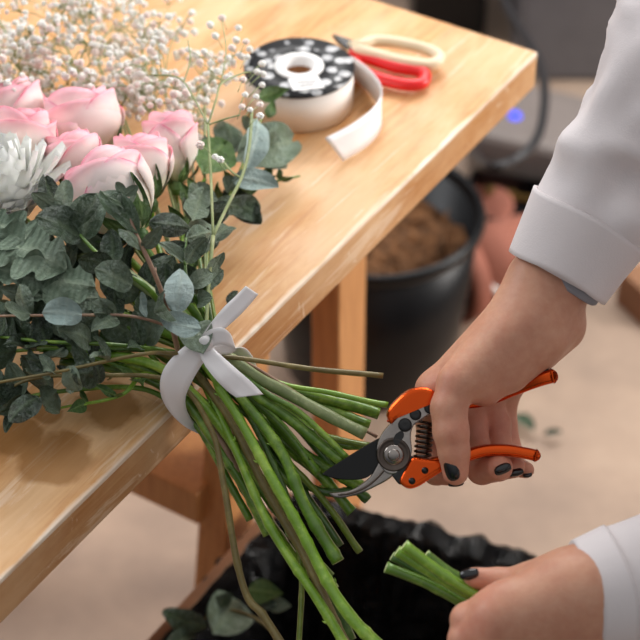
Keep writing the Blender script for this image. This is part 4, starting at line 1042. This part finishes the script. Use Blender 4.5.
# nails
def nail(x, y, Z, dirpx, lpx, wpx, tilt=(0, 0), hz=HZ):
    c = at(x, y, Z); u = (RIGHT*dirpx[0]-UPV*dirpx[1]).normalized(); nrm = (-FWD+RIGHT*tilt[0]-UPV*tilt[1]).normalized()
    u = (u-nrm*u.dot(nrm)).normalized(); w = nrm.cross(u); s = hz/FPX
    M = Matrix((w, u, nrm)).transposed(); bm = bmesh.new()
    add_ball(bm, (0, 0, 0), (1, 1, 1), None, 20, 12)
    for v in bm.verts:
        q = v.co; ex = .62                                             # squarish oval, domed across
        q.x = math.copysign(abs(q.x)**ex, q.x) if abs(q.x) > 1e-6 else 0
        v.co = Vector(c)+M @ Vector((q.x*wpx/2*s, q.y*lpx/2*s, q.z*.0024-abs(q.x)**2*.0014))
    obj('fingernail', bm, MT['nail'], person)
nail(451.5, 468.5, HZ-.0352, (.22, 1), 25, 15.5, (-.28, .12))
nail(503, 469.5, HZ-.0128, (1, -.35), 18, 11, (.25, .35))
nail(516, 473, HZ+.0045, (1, -.22), 16, 8.5, (.15, .6))
nail(527.5, 475, HZ+.0195, (1, -.1), 10, 6, (.2, .7))
nail(456, 484, HZ-.000, (1, -.1), 16, 6, (.1, .8))
nail(469, 573.5, LZ+.0095, (-1, .12), 20, 12, (-.25, -.6), LZ)
# sleeves
def sleeve(name, secs, seed, cuff_at, wr=.0035, slit=False, n=44):
    """secs: (centre, axis-perpendicular half widths a (in picture plane), b (depth)), from cuff to shoulder"""
    cs = smooth_path([s[0] for s in secs], 9); aa = smooth_path([Vector((s[1], s[2], 0)) for s in secs], 9)
    bm = bmesh.new(); rings = []; N = len(cs)
    rnd = random.Random(seed)
    for i in range(N):
        t = (cs[min(i+1, N-1)]-cs[max(i-1, 0)]).normalized()
        side = FWD.cross(t); side = side.normalized() if side.length > 1e-3 else RIGHT; dep = t.cross(side).normalized(); ring = []
        for k in range(n):
            th = 2*math.pi*k/n; p = Vector((math.cos(th), math.sin(th)))
            r = 1.0; q = cs[i]+side*p.x*aa[i].x+dep*p.y*aa[i].y
            fold = noise.noise(Vector((q.x*9+seed, q.y*9, q.z*24)))*1.2-abs(noise.noise(Vector((q.x*12-seed, q.y*12, q.z*20+q.x*14))))*1.6+.4+noise.noise(q*34+Vector((seed, 0, 0)))*.5
            amt = wr*(.35+1.6*min(1, max(0, (i-cuff_at))/12))
            q += (q-cs[i]).normalized()*fold*amt
            ring.append(bm.verts.new(q))
        rings.append(ring)
    for i in range(N-1):
        for k in range(n): bm.faces.new((rings[i][k], rings[i][(k+1) % n], rings[i+1][(k+1) % n], rings[i+1][k])).smooth = True
    o = obj(name, bm, MT['coat'], person); s = o.modifiers.new('cloth', 'SOLIDIFY'); s.thickness = .0022; s.offset = -1
    return o, cs, aa
m = HZ/FPX
secR = [(at(557, 277, 1.42), 52*m, 40*m), (at(574, 247, 1.418), 57*m, 43*m), (at(593, 215, 1.415), 63*m, 48*m), (at(622, 165, 1.41), 66*m, 52*m), (at(655, 108, 1.405), 71*m, 56*m), (at(697, 36, 1.398), 75*m, 60*m), (R_el, 80*m, 66*m), (R_sh.lerp(R_el, .5), 88*m, 74*m), (R_sh, 96*m, 90*m), (R_sh.lerp(Vector((px_, py_, 1.38)), .5), 96*m, 90*m)]
sR, _, _ = sleeve('sleeve', secR, 3, 14, .0068)
def cuff(secs, grow, name='cuff', dz=0, mats='coat'):
    cs = smooth_path([s[0] for s in secs], 7); aa = smooth_path([Vector((s[1], s[2], 0)) for s in secs], 7); bm = bmesh.new(); rings = []; N = len(cs); n = 40
    for i in range(N):
        t = (cs[min(i+1, N-1)]-cs[max(i-1, 0)]).normalized(); side = FWD.cross(t).normalized(); dep = t.cross(side).normalized()
        rings.append([bm.verts.new(cs[i]+side*math.cos(2*math.pi*k/n)*(aa[i].x+grow)+dep*math.sin(2*math.pi*k/n)*(aa[i].y+grow)+t*.0015*math.sin(6*math.pi*k/n)) for k in range(n)])
    for i in range(N-1):
        for k in range(n): bm.faces.new((rings[i][k], rings[i][(k+1) % n], rings[i+1][(k+1) % n], rings[i+1][k])).smooth = True
    o = obj(name, bm, MT[mats], person); s = o.modifiers.new('cloth', 'SOLIDIFY'); s.thickness = .0026; s.offset = 0; return o
cuff([secR[0], secR[1], (at(591, 218, 1.415), 62.5*m, 47.5*m)], .0012)
cuff([(at(560, 284, 1.424), 40*m, 31*m), (at(572, 262, 1.42), 46*m, 36*m)], 0, 'cuff_lining', 0, 'lining')
m2 = LZ/FPX
secL = [(at(584, 596, 1.306), 54*m2, 50*m2), (at(618, 588, 1.31), 62*m2, 52*m2), (at(670, 580, 1.318), 68*m2, 56*m2), (at(760, 570, 1.31), 74*m2, 62*m2), (L_el, 80*m2, 68*m2), (L_sh.lerp(L_el, .5), 92*m2, 78*m2), (L_sh, 104*m2, 96*m2), (L_sh.lerp(Vector((px_, py_, 1.38)), .5), 104*m2, 96*m2)]
sleeve('sleeve', secL, 9, 8, .0028)
cuff([secL[0], secL[1]], .0008)
# coat body, trousers, shoes, hair
def garment(name, secs, m_, seed, n=40):
    cs = smooth_path([Vector(s[0]) for s in secs], 6); aa = smooth_path([Vector((s[1], s[2], 0)) for s in secs], 6); bm = bmesh.new(); rings = []
    for c, a in zip(cs, aa):
        ring = []
        for k in range(n):
            th = 2*math.pi*k/n; q = c+Vector((math.cos(th)*a.x, math.sin(th)*a.y, 0)); q += (q-c).normalized()*noise.noise(q*8+Vector((seed, 0, 0)))*.008; ring.append(bm.verts.new(q))
        rings.append(ring)
    for i in range(len(rings)-1):
        for k in range(n): bm.faces.new((rings[i][k], rings[i][(k+1) % n], rings[i+1][(k+1) % n], rings[i+1][k])).smooth = True
    o = obj(name, bm, m_, person); s = o.modifiers.new('cloth', 'SOLIDIFY'); s.thickness = .003; return o
tx, ty = px_+.03, py_-.02
garment('coat', [((tx, ty, .62), .17, .22), ((tx, ty, .85), .155, .205), ((tx, ty, 1.05), .125, .18), ((tx-.005, ty, 1.22), .135, .195), ((tx-.01, ty, 1.36), .115, .19), ((tx-.015, ty, 1.43), .075, .11), ((tx-.02, ty, 1.465), .062, .068)], MT['coat'], 2)
for s in (-1, 1):
    garment('trouser_leg', [((tx, ty+s*.085, .86), .09, .085), ((tx-.01, ty+s*.09, .46), .075, .072), ((tx+.01, ty+s*.1, .07), .058, .058)], MT['trousers'], 4+s)
    bm = bmesh.new(); add_ball(bm, (tx-.05, ty+s*.1, .045), (.125, .046, .045), None, 20, 12)
    for v in bm.verts: v.co.z = max(v.co.z, .001)
    obj('shoe', bm, MT['rubber'], person)
bm = bmesh.new(); add_ball(bm, (px_-.035, py_-.02, 1.622), (.108, .099, .098), None, 28, 18)
for v in bm.verts:
    if v.co.x < px_-.095 and v.co.z < 1.66: v.co.x = px_-.095+(v.co.x-px_+.095)*.1
    v.co += (v.co-Vector((px_-.035, py_-.02, 1.622))).normalized()*noise.noise(v.co*30)*.004
add_ball(bm, (px_+.085, py_-.02, 1.60), (.04, .045, .05)); obj('hair', bm, MT['hair'], person)

# ---------------------------------------------------------------- cut stems in the left hand
def held():
    H = [((386, 567), (430, 585), (478, 612), 5.4, .030, 'stem', 'lowest cut green stem in the left hand, its end furthest left'),
         ((397, 551), (430, 572), (484, 604), 5.4, .022, 'stem_bright', 'second lowest cut green stem in the left hand'),
         ((404, 545), (440, 572), (488, 603), 5.6, .014, 'stem_bright', 'thick bright cut stem on top of the held bunch'),
         ((426, 554), (450, 572), (492, 598), 4.6, .022, 'stem', 'short cut stem nearest the thumbnail in the left hand'),
         ((392, 556), (430, 578), (480, 607), 4.6, .036, 'stem_dark', 'dark cut stem at the back of the held bunch')]
    for a, b, c, r, dz, mm, lab in H:
        pts = [at(*q, LZ+dz) for q in ((c[0]+30, c[1]+18), c, b, a)]
        pts[0] = at(c[0]+30, c[1]+16, LZ+dz+.004)
        bm = bmesh.new(); path = smooth_path(pts, 7); add_tube(bm, path, [r*LZ/FPX*(1.12 if i % 8 == 5 else 1) for i in range(len(path))], 12, True, 0, 1)
        o = obj('cut_stem', bm, [MT[mm], MT['cut']]); tag(o, lab, 'cut stem', 'cut stems held in the left hand')
held()

# ---------------------------------------------------------------- cardboard box lined with a black bag, under the stems
def lined_box():
    z = .34
    A = onz(292, 504, z); Bp = onz(529, 567, z); Lu = (Bp-A).length; u = (Bp-A).normalized(); w = TU; Lw = .36
    ctr0 = (A+u*Lu/2+w*Lw/2); root = empty('cardboard_box', Vector((ctr0.x, ctr0.y, 0)), 'brown cardboard box on the floor lined with a black bag, under the stems', 'cardboard box')
    A0 = Vector((A.x, A.y, 0)); t = .006; up = Vector((0, 0, z))
    cn = [A0, A0+u*Lu, A0+u*Lu+w*Lw, A0+w*Lw]; outn = [-w, u, w, -u]
    for i in range(4):
        p, q, nn = cn[i], cn[(i+1) % 4], outn[i]*(t if i < 3 else .010)
        bm = bmesh.new(); add_prism(bm, [p, q, q+nn, p+nn], up if i < 3 else up+Vector((0, 0, .016))); obj('side_panel', bm, MT['cardboard'], root)
    bm = bmesh.new(); add_prism(bm, cn, Vector((0, 0, .006))); obj('base_panel', bm, MT['cardboard'], root)
    # the bag: crumpled sheet folded over the rim
    bm = bmesh.new(); n = 260; prof = [(.016, -.05), (.013, -.02), (.010, .004), (.002, .012), (-.008, .006), (-.016, -.03), (-.022, -.09), (-.03, -.16), (-.045, -.23), (-.09, -.27), (-.15, -.285)]
    rings = []
    per = 2*(Lu+Lw)
    for (off, dz) in prof:
        ring = []
        for k in range(n):
            d = per*k/n
            if d < Lu: p, nn = A0+u*d, -w
            elif d < Lu+Lw: p, nn = A0+u*Lu+w*(d-Lu), u
            elif d < 2*Lu+Lw: p, nn = A0+u*(2*Lu+Lw-d)+w*Lw, w
            else: p, nn = A0+w*(per-d), -u
            ctr = A0+u*Lu/2+w*Lw/2
            # pull in with rounded corners for the inner rings
            q = p+nn*off if off > -.02 else ctr+(p-ctr)*(1+off/.17)
            q = Vector((q.x, q.y, z+dz))
            nz = noise.noise(Vector((q.x*34, q.y*34, dz*20)))+.8*abs(noise.noise(Vector((q.x*70, q.y*70, dz*50))))
            q += nn*abs(nz)*.008*(1 if off > 0 else -2.0)+Vector((0, 0, nz*.006+.003*noise.noise(p*18)))
            if off > 0: q += nn*.003
            if d >= 2*Lu+Lw and off > .005: q = Vector((p.x, p.y, z+.001))-nn*(.004+.002*nz)+Vector((0, 0, .002*nz-.0005*off*100))
            ring.append(bm.verts.new(q))
        rings.append(ring)
    for i in range(len(rings)-1):
        for k in range(n): bm.faces.new((rings[i][k], rings[i][(k+1) % n], rings[i+1][(k+1) % n], rings[i+1][k])).smooth = True
    bm.faces.new(rings[-1])
    o = obj('bin_bag', bm, MT['bag']); tag(o, 'crumpled black plastic bag lining the cardboard box under the stems', 'bin bag')
    # discarded eucalyptus on the left rim
    r1 = empty('eucalyptus_sprig', onz(235, 610, z), 'discarded eucalyptus sprig lying over the left rim of the lined box', 'eucalyptus')
    bm = bmesh.new(); add_tube(bm, smooth_path([onz(300, 660, z+.0), onz(255, 618, z+.035), onz(215, 612, z+.035), onz(185, 640, z+.02)], 6), .0016, 7); obj('stem', bm, MT['woody'], r1)
    for (b0, t0, kd, rl, zz) in (((206, 628), (162, 612), 'dark', .1, .035), ((206, 616), (232, 594), 'dark', .2, .045), ((240, 600), (214, 632), 'euc', -.2, .03), ((248, 590), (284, 594), 'green', .1, .05), ((250, 596), (276, 606), 'dark', .5, .035), ((195, 634), (165, 650), 'dark', .3, .03), ((270, 604), (290, 606), 'euc', .3, .03)):
        leaf(r1, onz(*b0, z+zz), onz(*t0, z+zz+.012), kd, rl, widen=1.1 if kd != 'green' else 1.3)
lined_box()

# ---------------------------------------------------------------- black bucket of plant litter behind the table
def bucket():
    rz = .262; c = onz(373, 209, rz); R = 113*depth(c)/FPX; c0 = Vector((c.x, c.y, 0)); rb = R*.80
    root = empty('bucket', c0, 'black plastic bucket of dry plant litter on the floor behind the table', 'bucket')
    bm = bmesh.new(); add_lathe(bm, [(0, .002), (rb*.96, .002), (rb, .008), (R*.955, rz-.014), (R*.925, rz-.014), (rb*.95, .014), (0, .012)], c0, 72); obj('body', bm, MT['black_plastic'], root)
    bm = bmesh.new(); add_lathe(bm, [(R*.92, rz-.016), (R*.95, rz-.018), (R*.99, rz-.016), (R*1.005, rz-.008), (R*.985, rz), (R*.95, rz+.002), (R*.925, rz-.004)], c0, 72, close=True); obj('rim', bm, MT['black_plastic'], root)
    # litter heap: a lumpy bed with loose stalks
    bm = bmesh.new(); n = 40; rings = []
    rr = lerp(rb, R, .72)*.925
    for i in range(14):
        r = rr*i/13; ring = []
        for k in range(n):
            th = 2*math.pi*k/n; p = c0+Vector((math.cos(th)*r, math.sin(th)*r, 0)); h = rz*.74+.012*noise.noise(p*38)+.008*noise.noise(p*90)+.02*(1-(r/rr)**2)
            ring.append(bm.verts.new((p.x, p.y, h)))
        rings.append(ring)
    for i in range(13):
        for k in range(n): bm.faces.new((rings[i][k], rings[i][(k+1) % n], rings[i+1][(k+1) % n], rings[i+1][k]))
    rnd = random.Random(8)
    for k in range(150):
        th = rnd.uniform(0, 6.28); r = rr*.84*math.sqrt(rnd.random()); p = c0+Vector((math.cos(th)*r, math.sin(th)*r, rz*.76+rnd.uniform(0, .02)))
        a2 = rnd.uniform(0, 6.28); d = Vector((math.cos(a2), math.sin(a2), rnd.uniform(-.2, .3)))*rnd.uniform(.008, .028)
        q = p+d; qq = Vector((q.x-c0.x, q.y-c0.y, 0))
        if qq.length > rr*.95: continue
        add_tube(bm, [p-d*.3, p+Vector((0, 0, .003)), q], rnd.uniform(.001, .0026), 5)
    o = obj('plant_litter', bm, MT['mulch']); tag(o, 'brown dry plant litter filling the black bucket', 'plant litter', None, 'stuff')
bucket()

# ---------------------------------------------------------------- things on the floor at the back
def back_things():
    # terracotta pot lying on its side with a white stick across
    p = onz(490, 266, .06)
    root = empty('terracotta_pot', Vector((p.x, p.y, 0)), 'terracotta flower pot lying on its side on the floor behind the bucket', 'flower pot')
    ax = Vector((-.55, -.35, .0)).normalized(); M3 = ax.to_track_quat('Z', 'Y').to_matrix()
    bm = bmesh.new(); add_lathe(bm, [(0, -.075), (.045, -.075), (.066, .05), (.060, .05), (.040, -.068), (0, -.068)], Vector((p.x, p.y, .071)), 40, M3); obj('body', bm, MT['terracotta'], root)
    bm = bmesh.new(); add_lathe(bm, [(.066, .048), (.073, .05), (.074, .078), (.064, .08), (.061, .05)], Vector((p.x, p.y, .0745)), 40, M3, close=True); obj('rim', bm, MT['terracotta'], root)
    bm = bmesh.new(); add_tube(bm, [onz(452, 262, .16), onz(474, 276, .155), onz(500, 292, .15)], .0055, 8)
    bm.free()
    bm = bmesh.new(); add_tube(bm, smooth_path([onz(454, 261, .13), onz(478, 278, .10), onz(503, 296, .07)], 4), .0055, 8); tag(obj('plant_stake', bm, MT['white_stick']), 'white plastic plant stake on the floor in front of the terracotta pot', 'plant stake')
    # small terracotta saucer behind
    q = onz(480, 232, .02); bm = bmesh.new(); add_lathe(bm, [(0, .001), (.05, .001), (.066, .03), (.060, .03), (.046, .008), (0, .008)], Vector((q.x-.01, q.y+.06, 0)), 36); tag(obj('pot_saucer', bm, MT['terracotta']), 'terracotta saucer on the floor between the bucket and the lying pot', 'saucer')
    # beige power unit with a blue light
    a = onz(545, 118, .10); root = empty('power_unit', Vector((a.x, a.y, 0)), 'beige floor unit with a glowing blue button behind the table corner', 'power unit')
    Rm = Matrix.Rotation(math.radians(-22), 3, 'Z')
    bm = bmesh.new(); add_box(bm, Vector((a.x, a.y, .055)), (.19, .17, .10), Rm); bevel(bm, .022, 4); obj('housing', bm, MT['beige'], root)
    bm = bmesh.new(); add_lathe(bm, [(.0, .008), (.006, .007), (.0095, .003), (.0105, -.004)], onz(515, 117, .104), 24); obj('button', bm, MT['led'], root)
    bm = bmesh.new()
    for sx in (-1, 1):
        for sy in (-1, 1): add_lathe(bm, [(0, 0.0005), (.012, .0005), (.012, .012), (0, .012)], Vector((a.x, a.y, 0))+Rm @ Vector((sx*.07, sy*.06, 0)), 12)
    obj('foot', bm, MT['rubber'], root)
    # black cable looping down from above the unit
    bm = bmesh.new(); cb = [at(500, -25, 2.95), at(508, 10, 2.86), at(530, 45, 2.75), at(543, 75, 2.66), at(544, 110, 2.56), at(536, 140, 2.48), at(515, 160, 2.44), at(488, 166, 2.47), onz(470, 150, .012)]
    cb = [Vector((v.x, v.y, max(v.z, .012))) for v in cb]
    add_tube(bm, smooth_path(cb, 7), .0068, 10); tag(obj('cable', bm, MT['rubber']), 'thick black cable looping down beside the beige floor unit', 'cable')
    # cut logs and dark tray
    for (x0, y0, x1, y1, r, lab) in ((476, 172, 552, 188, .022, 'yellowish rough timber stick on the floor in front of the beige unit'), ((486), 190, 540, 196, .016, 'thinner timber stick in front of the yellowish one')):
        p0, p1 = onz(x0, y0, r), onz(x1, y1, r); bm = bmesh.new(); path = [p0.lerp(p1, i/8) for i in range(9)]
        add_tube(bm, path, [r*(.85+.1*math.sin(i*2.1)) for i in range(9)], 12); tag(obj('timber_stick', bm, MT['bark']), lab, 'timber', 'timber sticks on the floor')
    q = onz(520, 212, .03); root = empty('seed_tray', Vector((q.x, q.y, 0)), 'low black plastic tray on the floor by the white sleeve', 'tray'); Rm = Matrix.Rotation(-.3, 3, 'Z')
    for nm, c_, s_ in (('base', (0, 0, .004), (.18, .12, .006)), ('side', (0, .058, .028), (.18, .005, .05)), ('side', (0, -.058, .028), (.18, .005, .05)), ('side', (.088, 0, .028), (.005, .112, .05)), ('side', (-.088, 0, .028), (.005, .112, .05))):
        bm = bmesh.new(); add_box(bm, Vector((q.x, q.y, 0))+Rm @ Vector(c_), s_, Rm); obj(nm, bm, MT['black_plastic'], root)
    # grey storage crates against the back
    for (x, y, wd, hh, mat_, lab, dy) in ((450, 30, .13, .34, 'black_plastic', 'dark storage crate at the back, left of the grey one', .0), (572, 45, .19, .40, 'grey', 'grey plastic storage crate at the back behind the beige unit', -.06)):
        q = onz(x, y+40, 0); root = empty('storage_crate', Vector((q.x, q.y+.22+dy, 0)), lab, 'crate', 'storage crates at the back'); o_ = Vector((q.x, q.y+.22+dy, 0))
        bm = bmesh.new(); add_box(bm, o_+Vector((0, 0, hh/2)), (wd, .3, hh)); bevel(bm, .015, 3); obj('body', bm, MT[mat_], root)
        bm = bmesh.new(); add_box(bm, o_+Vector((0, 0, hh+.012)), (wd+.02, .32, .025)); bevel(bm, .006, 2); obj('lid', bm, MT[mat_], root)
    # dark timber block at the right picture edge
    q = onz(636, 290, .03); bm = bmesh.new(); add_box(bm, Vector((q.x+.03, q.y, .03)), (.09, .07, .06), Matrix.Rotation(.5, 3, 'Z')); bevel(bm, .003, 2); tag(obj('timber_block', bm, MT['cardboard']), 'brown timber block on the floor at the right picture edge under the cuff', 'timber')
back_things()
